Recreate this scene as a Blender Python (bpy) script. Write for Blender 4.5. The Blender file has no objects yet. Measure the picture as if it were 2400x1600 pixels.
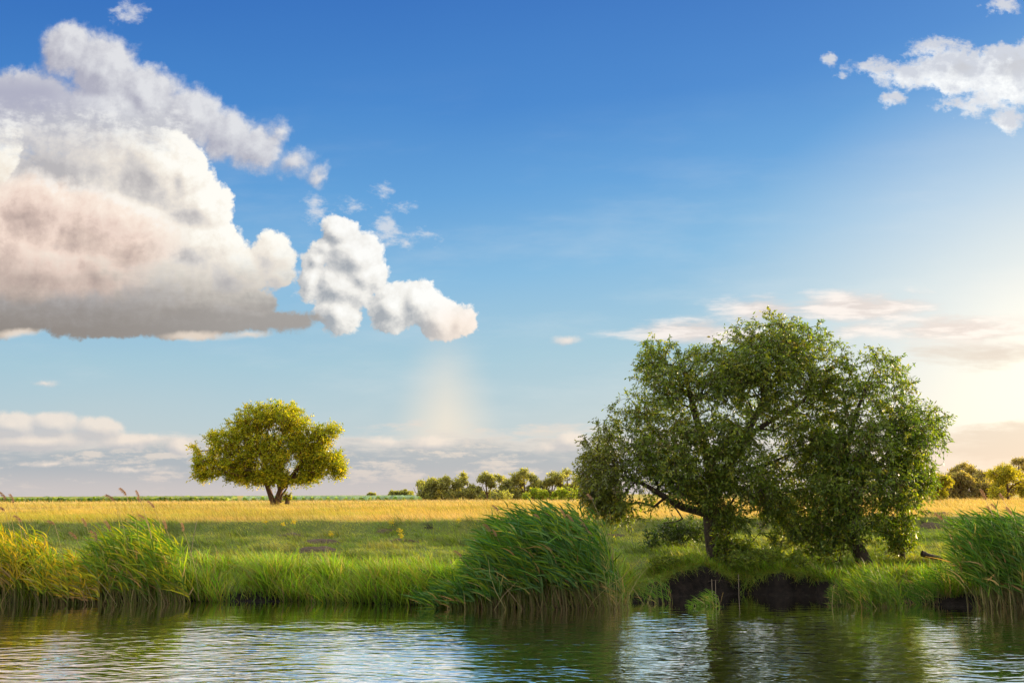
import bpy, math, random
import numpy as np
from mathutils import Vector, Matrix

# ------------------------------------------------------------------ camera
SC = bpy.context.scene
FPX, HOR, CAMZ = 2333.0, 1158.0, 3.0          # focal length and eye-level row, in pixels of the 2400 px wide photo
PITCH = math.atan((HOR - 800.0) / FPX)
ROLL = math.radians(0.24)
F_ = Vector((0, math.cos(PITCH), math.sin(PITCH)))
R0 = Vector((1, 0, 0)); U0 = R0.cross(F_)
R_ = (R0 * math.cos(ROLL) - U0 * math.sin(ROLL)).normalized()
U_ = R_.cross(F_).normalized()
cam_d = bpy.data.cameras.new("camera"); cam = bpy.data.objects.new("camera", cam_d)
SC.collection.objects.link(cam); SC.camera = cam
cam_d.sensor_width = 36.0; cam_d.lens = 36.0 * FPX / 2400.0
cam_d.clip_start = 0.1; cam_d.clip_end = 9000.0
M_ = Matrix((R_, U_, -F_)).transposed().to_4x4(); M_.translation = (0, 0, CAMZ)
cam.matrix_world = M_

# ------------------------------------------------------------------ light and exposure
SUN_EL, SUN_AZ = math.radians(6.5), math.radians(56.0)       # azimuth to the right of the view direction
S_ = Vector((math.sin(SUN_AZ) * math.cos(SUN_EL), math.cos(SUN_AZ) * math.cos(SUN_EL), math.sin(SUN_EL)))
sun_d = bpy.data.lights.new("sun", 'SUN'); sun_d.energy = 5.0; sun_d.angle = math.radians(0.5)
sun_d.color = (1.0, 0.76, 0.42)
sun = bpy.data.objects.new("sun", sun_d); SC.collection.objects.link(sun)
sun.rotation_euler = S_.to_track_quat('Z', 'Y').to_euler(); sun.location = S_ * 400
SC.view_settings.view_transform = 'Standard'; SC.view_settings.look = 'None'
SC.view_settings.gamma = 1.0; SC.view_settings.exposure = 1.1
SC.render.engine = 'CYCLES'
cy = SC.cycles
cy.max_bounces = 6; cy.diffuse_bounces = 3; cy.glossy_bounces = 2; cy.transmission_bounces = 3; cy.transparent_max_bounces = 8
cy.use_adaptive_sampling = True; cy.adaptive_threshold = 0.012; cy.adaptive_min_samples = 16
cy.use_denoising = True
try: cy.denoising_prefilter = 'ACCURATE'
except Exception: pass
cy.sample_clamp_indirect = 4.0

# ------------------------------------------------------------------ sky (world nodes, by direction)
W_ = bpy.data.worlds.new("World"); SC.world = W_; W_.use_nodes = True
NT = W_.node_tree; NT.nodes.clear()
try: W_.cycles.sampling_method = 'NONE'
except Exception: pass

class X:                                   # tiny expression wrapper round node sockets
    def __init__(s, k): s.k = k
def _n(t, nt=None, **kw):
    n = (nt or NT).nodes.new(t)
    for a, b in kw.items(): setattr(n, a, b)
    return n
def _set(sock, v):
    if isinstance(v, X): sock.node.id_data.links.new(v.k, sock)
    else: sock.default_value = v
def m(op, a, b=None, c=None, clamp=False):
    n = _n('ShaderNodeMath', operation=op, use_clamp=clamp)
    for i, v in enumerate((a, b, c)):
        if v is not None: _set(n.inputs[i], v)
    return X(n.outputs[0])
X.__add__ = lambda a, b: m('ADD', a, b); X.__radd__ = lambda a, b: m('ADD', b, a)
X.__sub__ = lambda a, b: m('SUBTRACT', a, b); X.__rsub__ = lambda a, b: m('SUBTRACT', b, a)
X.__mul__ = lambda a, b: m('MULTIPLY', a, b); X.__rmul__ = X.__mul__
X.__truediv__ = lambda a, b: m('DIVIDE', a, b)
def vm(op, a, b=None, scale=None, out=0):
    n = _n('ShaderNodeVectorMath', operation=op)
    _set(n.inputs[0], a)
    if b is not None: _set(n.inputs[1], b)
    if scale is not None: _set(n.inputs['Scale'], scale)
    return X(n.outputs[out])
def vec(a, b, c=0.0):
    n = _n('ShaderNodeCombineXYZ')
    for i, v in enumerate((a, b, c)): _set(n.inputs[i], v)
    return X(n.outputs[0])
def sstep(x, lo, hi):
    n = _n('ShaderNodeMapRange', interpolation_type='SMOOTHSTEP')
    _set(n.inputs[0], x); _set(n.inputs[1], lo); _set(n.inputs[2], hi)
    return X(n.outputs[0])
def lin(x, lo, hi, a=0.0, b=1.0):
    n = _n('ShaderNodeMapRange'); n.clamp = True
    _set(n.inputs[0], x)
    for i, v in enumerate((lo, hi, a, b)): n.inputs[i + 1].default_value = v
    return X(n.outputs[0])
def noise(p, scale, detail=4.0, rough=0.55, out=0):
    n = _n('ShaderNodeTexNoise', noise_dimensions='3D')
    _set(n.inputs['Vector'], p); n.inputs['Scale'].default_value = scale
    n.inputs['Detail'].default_value = detail; n.inputs['Roughness'].default_value = rough
    return X(n.outputs[out])
def voro(p, scale, detail=1.0, rough=0.5):
    n = _n('ShaderNodeTexVoronoi', voronoi_dimensions='2D', feature='F1')
    _set(n.inputs['Vector'], p); n.inputs['Scale'].default_value = scale
    n.inputs['Detail'].default_value = detail; n.inputs['Roughness'].default_value = rough
    n.normalize = True
    return X(n.outputs['Distance'])
def lc(r, g, b):                          # photo colour (0..255) -> linear
    f = lambda v: ((v / 255 + .055) / 1.055) ** 2.4 if v > 10.3 else v / 255 / 12.92
    return (f(r), f(g), f(b))
def col(c): return (*lc(*c), 1.0)
def mix(f, a, b):
    n = _n('ShaderNodeMix', data_type='RGBA'); n.clamp_factor = True
    _set(n.inputs[0], f)
    for s, v in ((n.inputs[6], a), (n.inputs[7], b)): _set(s, v if isinstance(v, X) else col(v))
    return X(n.outputs[2])
def ramp(x, stops):
    n = _n('ShaderNodeValToRGB'); cr = n.color_ramp
    lo, hi = stops[0][0], stops[-1][0]
    _set(n.inputs[0], lin(x, lo, hi))
    while len(cr.elements) < len(stops): cr.elements.new(0.5)
    for e, (p, c) in zip(cr.elements, stops):
        e.position = (p - lo) / (hi - lo); e.color = col(c)
    return X(n.outputs[0])

tc = _n('ShaderNodeTexCoord'); D = X(tc.outputs['Generated'])
D = vm('NORMALIZE', D)
dF = m('MAXIMUM', vm('DOT_PRODUCT', D, tuple(F_), out=1), 0.12)
Us = 12.0 + FPX / 100 * (vm('DOT_PRODUCT', D, tuple(R_), out=1) / dF)
Vs = 8.0 - FPX / 100 * (vm('DOT_PRODUCT', D, tuple(U_), out=1) / dF)
P = vec(Us, Vs)

# clear sky: deep blue overhead, paler and warmer towards the horizon and the low sun on the right
warpV = Vs + (noise(vec(Us * 0.25, Vs * 0.6), 0.5, 2.0) - 0.5) * 0.9
tilt = warpV + lin(Us, 9.0, 26.0) * lin(Us, 9.0, 26.0) * 3.2
sky = ramp(tilt, [(-6, (38, 96, 172)), (0, (42, 108, 188)), (2.5, (58, 128, 201)), (4.5, (88, 154, 212)),
                  (6.5, (124, 178, 217)), (8.5, (158, 193, 211)), (10.2, (182, 198, 207)), (11.6, (198, 200, 203))])
gl = vm('LENGTH', vm('MULTIPLY', vm('SUBTRACT', P, (26.0, 9.0, 0)), (1 / 10.5, 1 / 8.0, 0)), out=1)
glow = m('POWER', lin(gl, 1.0, 0.0), 1.25)
sky = mix(m('MULTIPLY', sstep(noise(vec(Us * 0.22 + Vs * .1, Vs * 0.9), 0.9, 5.0, 0.6), 0.45, 0.75), sstep(Vs, 1.0, 7.0)) * 0.16, sky, (226, 228, 228))
sky = mix(glow * 1.1, sky, (250, 244, 236))
shw = lin(Vs, 7.4, 11.4, 0.85, 1.9)
inner = m('POWER', lin(vm('LENGTH', vm('MULTIPLY', vm('SUBTRACT', P, (25.5, 9.1, 0)), (1 / 5.0, 1 / 3.2, 0)), out=1), 1.0, 0.0), 1.3)
sky = mix(inner, sky, (255, 251, 232))
shaft = m('MULTIPLY', sstep(m('ABSOLUTE', Us - 10.45) / shw, 1.0, -0.1),
          m('MULTIPLY', sstep(Vs, 7.2, 10.2), sstep(Vs, 11.7, 10.4)))
sky = mix(shaft * 0.72, sky, (242, 226, 208))

def fld(p, E):
    s = None
    for (cx, cy_, rx, ry) in E:
        n = _n('ShaderNodeVectorMath', operation='MULTIPLY_ADD'); _set(n.inputs[0], p)
        n.inputs[1].default_value = (1 / rx, 1 / ry, 0); n.inputs[2].default_value = (-cx / rx, -cy_ / ry, 0)
        l = vm('LENGTH', X(n.outputs[0]), out=1)
        r = min(rx, ry)
        e = m('MULTIPLY_ADD', l, -r, r)
        s = e if s is None else m('SMOOTH_MAX', s, e, 0.15)
    return s
def puffs(p):                              # warped position, and billows, at p (shared by every cloud)
    w = vm('SUBTRACT', noise(p, 0.6, 2.0, 0.5, out=1), (0.5, 0.5, 0.5))
    w2 = vm('SUBTRACT', noise(p, 2.8, 5.0, 0.62, out=1), (0.5, 0.5, 0.5))
    w = vm('MULTIPLY', w, (1, 1, 0)); w2 = vm('MULTIPLY', w2, (1, 1, 0))
    q = vm('ADD', p, vm('ADD', vm('SCALE', w, scale=0.45), vm('SCALE', w2, scale=0.16)))
    return w, w2, q, 0.30 - voro(q, 1.35, 4.0, 0.62)
Q0 = puffs(P)
Q1 = puffs(vm('ADD', P, (0.17, -0.16, 0)))
def cl(Q, base_p, E, puff, a1=0.5, a2=0.2):
    q = vm('ADD', base_p, vm('ADD', vm('SCALE', Q[0], scale=a1), vm('SCALE', Q[1], scale=a2)))
    return m('MULTIPLY_ADD', Q[3], puff, fld(q, E))
P1 = vm('ADD', P, (0.17, -0.16, 0))
def pair(E, puff, a1=0.5, a2=0.2):
    return cl(Q0, P, E, puff, a1, a2), cl(Q1, P1, E, puff, a1, a2)
FV = 0.27 - voro(Q0[2], 4.6, 2.0, 0.6)
FW = noise(vec(Us * 1.3 + Vs * 0.6, Vs * 2.4 - Us * 0.5), 1.5, 5.0, 0.68) - 0.5
NF = noise(vec(Us * 0.5, Vs * 2.6, 1.0), 1.3, 5.0, 0.6)

def comp(base, alpha, c): return mix(alpha, base, c)

# --- distant banks along the horizon
top = m('MULTIPLY_ADD', NF, -1.5, 10.85)
lowA = m('MULTIPLY', sstep(Vs - top, -0.12, 0.25), lin(Us, 15, 21, 1.0, 0.75))
lowc = mix(sstep(Vs - top, 0.05, 0.6), (218, 210, 206), (162, 172, 185))
lowc = mix(sstep(NF + FW * .4, 0.50, 0.66) * .85, lowc, (222, 210, 203))
lowc = mix(sstep(Vs, 10.8, 11.6) * 0.9, lowc, (204, 196, 196))
lowc = mix(sstep(Us, 17.0, 23.0), lowc, (224, 208, 196))
sky = comp(sky, lowA * 0.88, lowc)
EL = [(0.3, 9.95, 0.9, .38), (1.3, 9.9, .7, .36), (2.25, 10.0, .7, .34), (0.8, 10.3, 2.0, .3), (2.9, 10.35, .9, .25), (3.4, 10.3, 1.0, .16), (4.3, 10.5, .45, .3),
      (9.0, 10.35, .7, .18), (10.1, 10.4, .65, .22), (13.35, 10.3, .42, .28), (13.0, 10.45, .5, .18),
      (1.2, 10.85, 1.2, .12), (3.2, 11.0, 1.3, .10), (12.2, 10.78, .6, .07), (1.05, 8.95, .5, .11), (13.3, 8.02, .45, .17)]
hA, hB = pair(EL, 0.20, 0.25, 0.14)
sky = comp(sky, sstep(hA, 0.0, 0.14) * 0.85, mix(lin(hA - hB, -0.08, 0.16), (192, 190, 196), (238, 224, 214)))

# --- thin streaky bands low on the right
ER = [(16.2, 7.8, 1.9, .38), (17.9, 7.3, 1.4, .38), (20.2, 7.2, 2.1, .42), (22.6, 7.75, 2.5, .42), (23.4, 8.2, 2.4, .36), (20.2, 7.7, 1.2, .24), (23.8, 10.4, 2.1, .55)]
er = fld(Q0[2], ER) + (NF - 0.50) * 0.8
erc = mix(sstep(NF, 0.42, 0.6), (222, 206, 200), (250, 236, 228))
erc = mix(sstep(Vs + (NF - 0.5) * 0.6, 7.95, 8.2) * 0.9, erc, (212, 198, 188))
erc = mix(sstep(Vs, 8.4, 8.9), erc, (212, 200, 192))
sky = comp(sky, sstep(er, -0.05, 0.30) * 0.88, erc)

# --- bright cloud upper right, with its torn edge
EU = [(20.9, 1.6, .9, .2), (21.9, 1.05, .6, .24), (22.6, 1.7, 1.3, .62), (23.8, 1.7, 1.3, .75), (21.4, 1.7, .8, .32), (20.3, 1.55, .55, .2), (19.4, 1.38, .16, .16),
      (21.1, 2.25, .34, .22), (22.8, 2.4, .9, .3), (23.7, 2.75, .5, .28), (23.6, .12, .35, .16)]
hA, hB = pair(EU, 0.55, 0.5, 0.6)
hA = hA + FW * 0.55
uc = mix(lin(hA - hB, -0.25, 0.12), (252, 252, 250), (206, 208, 216))
uc = mix(m('MULTIPLY', sstep(hA, 0.30, 0.7), sstep(Vs, 2.1, 1.3)), uc, (198, 196, 198))
sky = comp(sky, sstep(hA, -0.06, 0.18) * 0.95, uc)

# --- upper veil of grey cloud, upper left
EA = [(1.6, 1.2, .8, .7), (2.4, 1.6, .9, .9), (3.4, 2.3, 1.1, .85), (4.5, 2.7, .8, .8), (5.3, 3.1, .8, .65), (6.0, 3.45, .7, .6), (6.6, 3.1, .3, .36),
      (6.85, 3.85, .5, .4), (7.4, 4.15, .35, .3), (0.5, 2.6, 1.6, 1.1), (2.6, 2.9, 2.2, 1.2)]
hA, hB = pair(EA, 0.40, 0.6, 0.5)
ac = mix(lin(hA - hB, -0.22, 0.26), (178, 174, 184), (230, 228, 228))
ac = mix(m('MULTIPLY', sstep(Vs, 1.4, 2.2), sstep(Us, 2.8, 0.8)), ac, (178, 175, 190))
ac = mix(m('MULTIPLY', sstep(Vs + FW, 2.2, 3.0), sstep(Us, 5.0, 4.0)) * 0.8, ac, mix(sstep(Q0[3] + FW * .7, -0.12, 0.2), (196, 193, 196), (243, 240, 236)))
sky = comp(sky, sstep(hA, -0.05, 0.30) * 0.93, ac)

EW = [(9.0, 4.45, .26, .28), (9.35, 4.8, .36, .22), (9.0, 5.35, .42, .5), (10.0, 5.5, .4, .2), (9.5, 5.7, .35, .2), (8.3, 4.8, .42, .22), (7.45, 4.75, .35, .3), (3.05, .25, .5, .35), (7.5, 5.0, .4, .3), (7.2, 6.4, .4, .7)]
sky = comp(sky, sstep(fld(Q0[2], EW) + FW * 1.1 + FV * .2, 0.0, 0.42) * 0.75, (222, 222, 226))
# --- the middle cumulus
EC = [(7.95, 5.4, .5, .45), (8.35, 5.95, .65, .6), (8.55, 6.4, .6, .55), (8.0, 6.7, .75, .6), (7.95, 7.3, .6, .62), (7.3, 6.6, .42, .55), (8.3, 6.75, .6, .45), (7.65, 5.75, .35, .35),
      (9.2, 7.2, .7, .65), (9.8, 7.1, .65, .6), (10.3, 7.45, .6, .6), (10.85, 7.5, .38, .42), (7.15, 6.2, .25, .3), (7.45, 6.05, .35, .4)]
hA, hB = pair(EC, 0.42, 0.35, 0.18)
hA = hA + FV * 0.17
cc = ramp(lin(hA - hB, -0.24, 0.22), [(0, (160, 163, 170)), (0.35, (205, 203, 202)), (0.65, (238, 234, 228)), (1, (252, 250, 246))])
cc = mix(m('MULTIPLY', sstep(Us, 9.6, 10.8), sstep(Vs, 6.9, 7.6)) * 0.55, cc, (250, 224, 204))
sky = comp(sky, sstep(hA, -0.01, 0.09), cc)

# --- the great cumulus on the left
EB = [(0.8, 4.8, 2.2, 1.2), (2.9, 5.1, 1.3, .9), (3.6, 4.0, 1.2, 1.1), (4.3, 4.1, .75, .9), (4.7, 4.85, .85, .8), (4.4, 5.8, 1.5, .9), (5.6, 6.3, .85, .75), (6.4, 5.95, .5, .6), (6.6, 6.45, .4, .4),
      (5.6, 7.1, 1.0, .5), (6.3, 7.55, 1.3, .30), (4.4, 7.4, 1.8, .6), (1.6, 3.7, 2.2, 1.3), (2.2, 6.5, 3.2, 1.5), (-0.5, 6.2, 3.0, 1.8), (0.3, 1.8, .6, .35), (-3.5, 5.0, 4.0, 2.6)]
hA, hB = pair(EB, 0.40, 0.45, 0.24)
hA = hA + m('MULTIPLY', FV, lin(Vs, 6.6, 7.5, 0.18, 0.04))
hole = m('SUBTRACT', 1.0, m('MULTIPLY', sstep(Us + FW, 4.5, 3.4), sstep(Vs + FW * 1.2 + Q0[3] * 0.9, 3.8, 2.6)))
big = lin(hA, 0.0, 1.25, 0.34, -0.22) + lin(Us, 1.0, 5.5, -0.16, 0.10) + lin(Vs, 4.6, 7.4, 0.02, -0.22)
fine = (noise(Q0[2], 4.5, 3.0, 0.6) - 0.5) * 0.26
bl = lin((hA - hB) * 0.95 + big * 0.42 + fine * 0.5, -0.26, 0.28)
bc = ramp(bl, [(0, (182, 176, 176)), (0.35, (212, 205, 200)), (0.62, (236, 226, 214)), (0.85, (250, 243, 231)), (1, (255, 251, 242))])
bc = mix(m('MULTIPLY', sstep(Vs, 4.8, 2.6), sstep(Us, 4.2, 1.2)) * 0.6, bc, (188, 186, 192))
EP = [(0.9, 6.3, 2.3, .9), (0.7, 5.0, 1.8, 1.1), (2.2, 5.35, 1.6, 1.0), (3.3, 5.65, 1.25, .9), (2.4, 6.4, 1.3, .8), (-0.3, 5.6, 1.6, 1.5)]
pA, pB = pair(EP, 0.60, 0.6, 0.30)
pl = lin((pA - pB) * 0.8 + lin(pA, 0.0, 1.0, 0.20, -0.16) + fine * 0.5, -0.26, 0.30)
pc = ramp(pl, [(0, (178, 152, 142)), (0.28, (212, 184, 170)), (0.52, (240, 212, 196)), (0.82, (252, 232, 216)), (1, (252, 242, 232))])
pc = mix(sstep(Us, 3.0, 4.6) * 0.6, pc, (244, 236, 224))
bc = comp(bc, sstep(pA, -0.02, 0.42) * 0.85, pc)
E3 = [(-0.2, 3.35, .75, 1.05)]
qA, qB = pair(E3, 0.4, 0.4, 0.2)
bc = comp(bc, sstep(qA, 0.0, 0.12), ramp(lin(qA - qB, -0.24, 0.22), [(0, (205, 190, 176)), (0.5, (240, 228, 212)), (1, (254, 250, 240))]))
bz = m('MULTIPLY', sstep(Vs + (NF - 0.5) * 0.5 + fine * 2.2 + (hA - hB) * 1.2, 5.9, 7.65), 0.95)
bc = mix(bz, bc, mix(sstep(Us, 1.0, 7.0), (132, 120, 115), (150, 142, 139)))
sky = comp(sky, m('MULTIPLY', sstep(hA, -0.01, 0.11), hole), bc)
EU2 = [(0.4, 7.82, .6, .12), (4.6, 7.88, .9, .13), (5.9, 7.85, .5, .09)]
sky = comp(sky, sstep(fld(Q0[2], EU2), -0.02, 0.1) * 0.85, (232, 214, 198))

# --- unseen sky overhead and behind: made-up broken cloud, added bright as fill for bank and water
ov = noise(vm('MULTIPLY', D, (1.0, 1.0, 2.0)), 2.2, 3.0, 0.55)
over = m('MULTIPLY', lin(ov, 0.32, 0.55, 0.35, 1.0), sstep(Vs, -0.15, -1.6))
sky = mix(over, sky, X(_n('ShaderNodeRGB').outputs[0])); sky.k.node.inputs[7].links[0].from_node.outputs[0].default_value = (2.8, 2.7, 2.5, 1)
behind = sstep(vm('DOT_PRODUCT', D, (0, 1, 0), out=1), 0.05, -0.35)
sky = comp(sky, behind * 0.9, (236, 240, 248))
nish = _n('ShaderNodeTexSky', sky_type='NISHITA'); nish.sun_disc = False
nish.sun_elevation = SUN_EL; nish.sun_rotation = SUN_AZ
bg1 = _n('ShaderNodeBackground'); NT.links.new(nish.outputs[0], bg1.inputs[0]); bg1.inputs[1].default_value = 0.012
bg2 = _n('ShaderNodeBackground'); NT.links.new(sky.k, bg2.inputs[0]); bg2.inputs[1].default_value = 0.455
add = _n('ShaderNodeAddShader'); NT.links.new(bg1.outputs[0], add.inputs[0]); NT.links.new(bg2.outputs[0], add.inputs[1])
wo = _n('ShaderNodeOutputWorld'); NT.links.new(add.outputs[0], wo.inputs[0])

# ------------------------------------------------------------------ helpers
RNG = np.random.default_rng(7)
COL = SC.collection
def at(px, py, Y):                         # world point on the photo's ray (px, py) at depth Y
    d = F_ * FPX + R_ * (px - 1200.0) + U_ * (800.0 - py)
    return Vector((d.x, d.y, d.z)) * (Y / d.y) + Vector((0, 0, CAMZ))
def xat(px, Y, z=1.5):
    p = at(px, 1158, Y)
    return p.x
def tag(o, label=None, cat=None, group=None, kind=None):
    for k, v in (('label', label), ('category', cat), ('group', group), ('kind', kind)):
        if v: o[k] = v
    return o
def link(name, me, parent=None, mat=None):
    o = bpy.data.objects.new(name, me); COL.objects.link(o)
    if parent is not None: o.parent = parent
    if mat is not None: me.materials.append(mat)
    return o
def empty(name, loc, label, cat, group=None):
    o = bpy.data.objects.new(name, None); COL.objects.link(o); o.location = loc
    o.empty_display_size = 0.3
    return tag(o, label, cat, group)
def mesh(name, V, F, C=None, smooth=False):
    """V (n,3) floats, F (m,k) ints, C (n,3) linear colours"""
    me = bpy.data.meshes.new(name)
    V = np.ascontiguousarray(V, dtype=np.float32); F = np.ascontiguousarray(F, dtype=np.int32)
    me.vertices.add(len(V)); me.vertices.foreach_set('co', V.ravel())
    k = F.shape[1]
    me.loops.add(F.size); me.loops.foreach_set('vertex_index', F.ravel())
    me.polygons.add(len(F)); me.polygons.foreach_set('loop_start', np.arange(len(F), dtype=np.int32) * k)
    if smooth: me.polygons.foreach_set('use_smooth', np.ones(len(F), dtype=bool))
    if C is not None:
        a = me.color_attributes.new('tint', 'FLOAT_COLOR', 'POINT')
        a.data.foreach_set('color', np.concatenate([C, np.ones((len(C), 1))], 1).astype(np.float32).ravel())
    me.update(calc_edges=True)
    return me
def vnoise(x, y, seed=0):                  # smooth value noise in 2-D
    x = np.asarray(x, float); y = np.asarray(y, float)
    xi = np.floor(x).astype(np.int64); yi = np.floor(y).astype(np.int64)
    fx = x - xi; fy = y - yi; fx = fx * fx * (3 - 2 * fx); fy = fy * fy * (3 - 2 * fy)
    def h(a, b):
        v = (a * 374761393 + b * 668265263 + seed * 1442695041) & 0x7fffffff
        v = ((v ^ (v >> 13)) * 1274126177) & 0x7fffffff
        return ((v ^ (v >> 16)) & 0xffff) / 65535.0
    return (h(xi, yi) * (1 - fx) + h(xi + 1, yi) * fx) * (1 - fy) + (h(xi, yi + 1) * (1 - fx) + h(xi + 1, yi + 1) * fx) * fy
def fbm(x, y, o=4, seed=0):
    s = 0; a = 0.5
    for i in range(o): s = s + a * vnoise(x * 2 ** i, y * 2 ** i, seed + i); a *= 0.5
    return s / (1 - 0.5 ** o)
def ss(x, a, b):
    t = np.clip((x - a) / (b - a), 0, 1); return t * t * (3 - 2 * t)

# ------------------------------------------------------------------ terrain
SH = [(0, 1401), (240, 1400), (450, 1399), (700, 1399), (900, 1404), (1100, 1410), (1420, 1411), (1480, 1398), (1560, 1386), (1700, 1382), (1900, 1384),
      (2000, 1396), (2120, 1398), (2210, 1408), (2400, 1405)]
_sx, _sy = [], []
for px, py in SH:
    d = 3.0 * FPX / (py - HOR - 0.0042 * (1200 - px)); _sx.append(xat(px, d)); _sy.append(d)
_sx = [-60] + _sx + [60]; _sy = [_sy[0] + 1.5] + _sy + [_sy[-1] + 1]
def shore(x): return np.interp(x, _sx, _sy) + 0.35 * (fbm(np.asarray(x) * 0.8, 0 * np.asarray(x), 3, 3) - 0.5)
CUT0, CUT1 = xat(1450, 30.5), xat(1925, 31)
def cutmask(x): return ss(x, CUT0 - 0.3, CUT0 + 0.8) * (1 - ss(x, CUT1 - 0.6, CUT1 + 0.4))
def ledge(x): return 41.2 + 1.9 * (fbm(np.asarray(x) * 0.14, 5.0, 3, 9) - 0.5) + 0.9 * (fbm(np.asarray(x) * 0.8, 2.0, 2, 19) - 0.5) + 2.2 * ss(x, 6, 20)
MOUNDS = [(740, 1290, 1.0, .20), (752, 1272, .9, .17), (683, 1256, .75, .16), (490, 1272, .4, .10), (905, 1246, .5, .1), (932, 1268, .55, .14), (968, 1270, .35, .12),
          (1035, 1266, .5, .12), (1440, 1257, .6, .12), (2195, 1207, .9, .2), (2185, 1232, .6, .12)]
def H0(x, y):
    x, y = np.broadcast_arrays(np.asarray(x, float), np.asarray(y, float))
    t = y - shore(x); c = cutmask(x); L = ledge(x)
    t = t + (0.30 + .5 * c) * (fbm(x * 1.6, 3.0 + 0 * y, 4, 88) - .5)
    under = -1.3 * ss(-t, 0, 3.5) - 0.02
    rim = 0.30 * (1 - c) + (0.50 + 0.75 * (fbm(x * 0.7, 0 * y, 4, 44) - .45)) * c
    bank = rim * (ss(t, 0.0, 0.75) * (1 - c) + ss(t, 0.05, 0.42) * c)
    u = np.clip((t - 0.6) / np.maximum(L - 1.3 - shore(x) - 0.6, 1), 0, 1)
    slope = (1.42 - rim) * u ** 0.9 * (t > 0.6)
    step = 0.55 * ss(y, L - 1.3, L + 0.2)
    z = np.where(t > 0, bank + slope + step, under)
    land = ss(t, 0.6, 2.0) * (1 - ss(y, 60, 160))
    z = z + land * (0.16 * (fbm(x * 0.45, y * 0.45, 4, 21) - 0.5) + 0.05 * (fbm(x * 2.5, y * 2.5, 2, 31) - 0.5))
    return z
def gpt(px, py, z0=1.0):                   # ground point seen at (px, py)
    lo = None
    for Y in np.arange(27.0, 60.0, 0.05):
        p = at(px, py, Y)
        if p.z <= float(H0(p.x, Y)): return Vector((p.x, Y, float(H0(p.x, Y))))
    return Vector((p.x, Y, p.z))
MW = [(gpt(a, b), r, h) for a, b, r, h in MOUNDS]
def H(x, y): return H0(x, y)
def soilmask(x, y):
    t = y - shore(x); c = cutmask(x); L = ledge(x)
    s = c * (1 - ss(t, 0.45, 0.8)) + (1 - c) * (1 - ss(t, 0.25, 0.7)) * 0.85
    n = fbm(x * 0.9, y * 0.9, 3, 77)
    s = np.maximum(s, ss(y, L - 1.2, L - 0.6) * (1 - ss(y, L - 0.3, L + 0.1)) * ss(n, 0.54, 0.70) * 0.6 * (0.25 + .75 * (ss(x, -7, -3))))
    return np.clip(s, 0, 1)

def grid_axis(segs):
    out = []
    for a, b, st in segs: out.append(np.arange(a, b, st))
    return np.concatenate(out + [[segs[-1][1]]])
gx = grid_axis([(-4000, -400, 400), (-400, -100, 30), (-100, -30, 3), (-30, -22, .5), (-22, 22, .2), (22, 30, .5), (30, 100, 3), (100, 400, 30), (400, 4000, 400)])
gy = grid_axis([(-60, 20, 8), (20, 26, .6), (26, 33.5, .09), (33.5, 44, .18), (44, 60, .8), (60, 200, 6), (200, 500, 25), (500, 5000, 300)])
GX, GY = np.meshgrid(gx, gy)
GZ = H(GX, GY)
nx = len(gx); ii = np.arange((len(gy) - 1) * nx).reshape(len(gy) - 1, nx)[:, :-1].ravel()
GF = np.stack([ii, ii + 1, ii + 1 + nx, ii + nx], 1)
so = soilmask(GX, GY).ravel()
mead = ss(GY - ledge(GX), -0.2, 0.4).ravel()
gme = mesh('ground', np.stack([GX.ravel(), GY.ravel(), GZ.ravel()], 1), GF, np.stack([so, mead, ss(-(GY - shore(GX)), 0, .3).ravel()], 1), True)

def newmat(name):
    mt = bpy.data.materials.new(name); mt.use_nodes = True
    return mt, mt.node_tree
class NTX:
    """switch the node helpers above to another tree"""
    def __init__(s, nt): s.nt = nt
    def __enter__(s):
        global NT
        s.old = NT; NT = s.nt; return s
    def __exit__(s, *a):
        global NT
        NT = s.old
def rgbmix(f, a, b, mode='MIX'):
    n = _n('ShaderNodeMix', data_type='RGBA', blend_type=mode); n.clamp_factor = True
    _set(n.inputs[0], f)
    for s_, v in ((n.inputs[6], a), (n.inputs[7], b)): _set(s_, v if isinstance(v, X) else (*v, 1.0))
    return X(n.outputs[2])

gmat, nt = newmat('ground_soil_and_turf'); 
with NTX(nt):
    bs = nt.nodes['Principled BSDF']
    pos = X(_n('ShaderNodeNewGeometry').outputs['Position'])
    at_ = _n('ShaderNodeAttribute', attribute_name='tint')
    sp = _n('ShaderNodeSeparateColor'); nt.links.new(at_.outputs['Color'], sp.inputs[0])
    soil, md = X(sp.outputs[0]), X(sp.outputs[1])
    n1 = noise(pos, 0.7, 5.0, 0.6); n2 = noise(pos, 6.0, 4.0, 0.65)
    g = rgbmix(lin(n1, .3, .7), (0.07, 0.11, 0.016), (0.14, 0.145, 0.034))
    g = rgbmix(sstep(n2, .55, .75) * 0.7, g, (0.07, 0.052, 0.035))
    mc = rgbmix(lin(n1, .35, .65), (0.36, 0.26, 0.05), (0.26, 0.23, 0.03))
    mc = rgbmix(sstep(n2, .5, .75) * 0.5, mc, (0.33, 0.25, 0.10))
    c = rgbmix(md, g, mc)
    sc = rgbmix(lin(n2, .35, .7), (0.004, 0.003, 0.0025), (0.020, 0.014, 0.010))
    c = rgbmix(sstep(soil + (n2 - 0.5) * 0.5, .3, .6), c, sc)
    nt.links.new(c.k, bs.inputs['Base Color']); bs.inputs['Roughness'].default_value = 0.9
    bs.inputs['Specular IOR Level'].default_value = 0.15
    bu = _n('ShaderNodeBump'); bu.inputs['Distance'].default_value = 0.08; bu.inputs['Strength'].default_value = 0.8
    nt.links.new(noise(pos, 9.0, 5.0, 0.7).k, bu.inputs['Height']); nt.links.new(bu.outputs[0], bs.inputs['Normal'])
tag(link('ground', gme, None, gmat), kind='structure')

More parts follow.
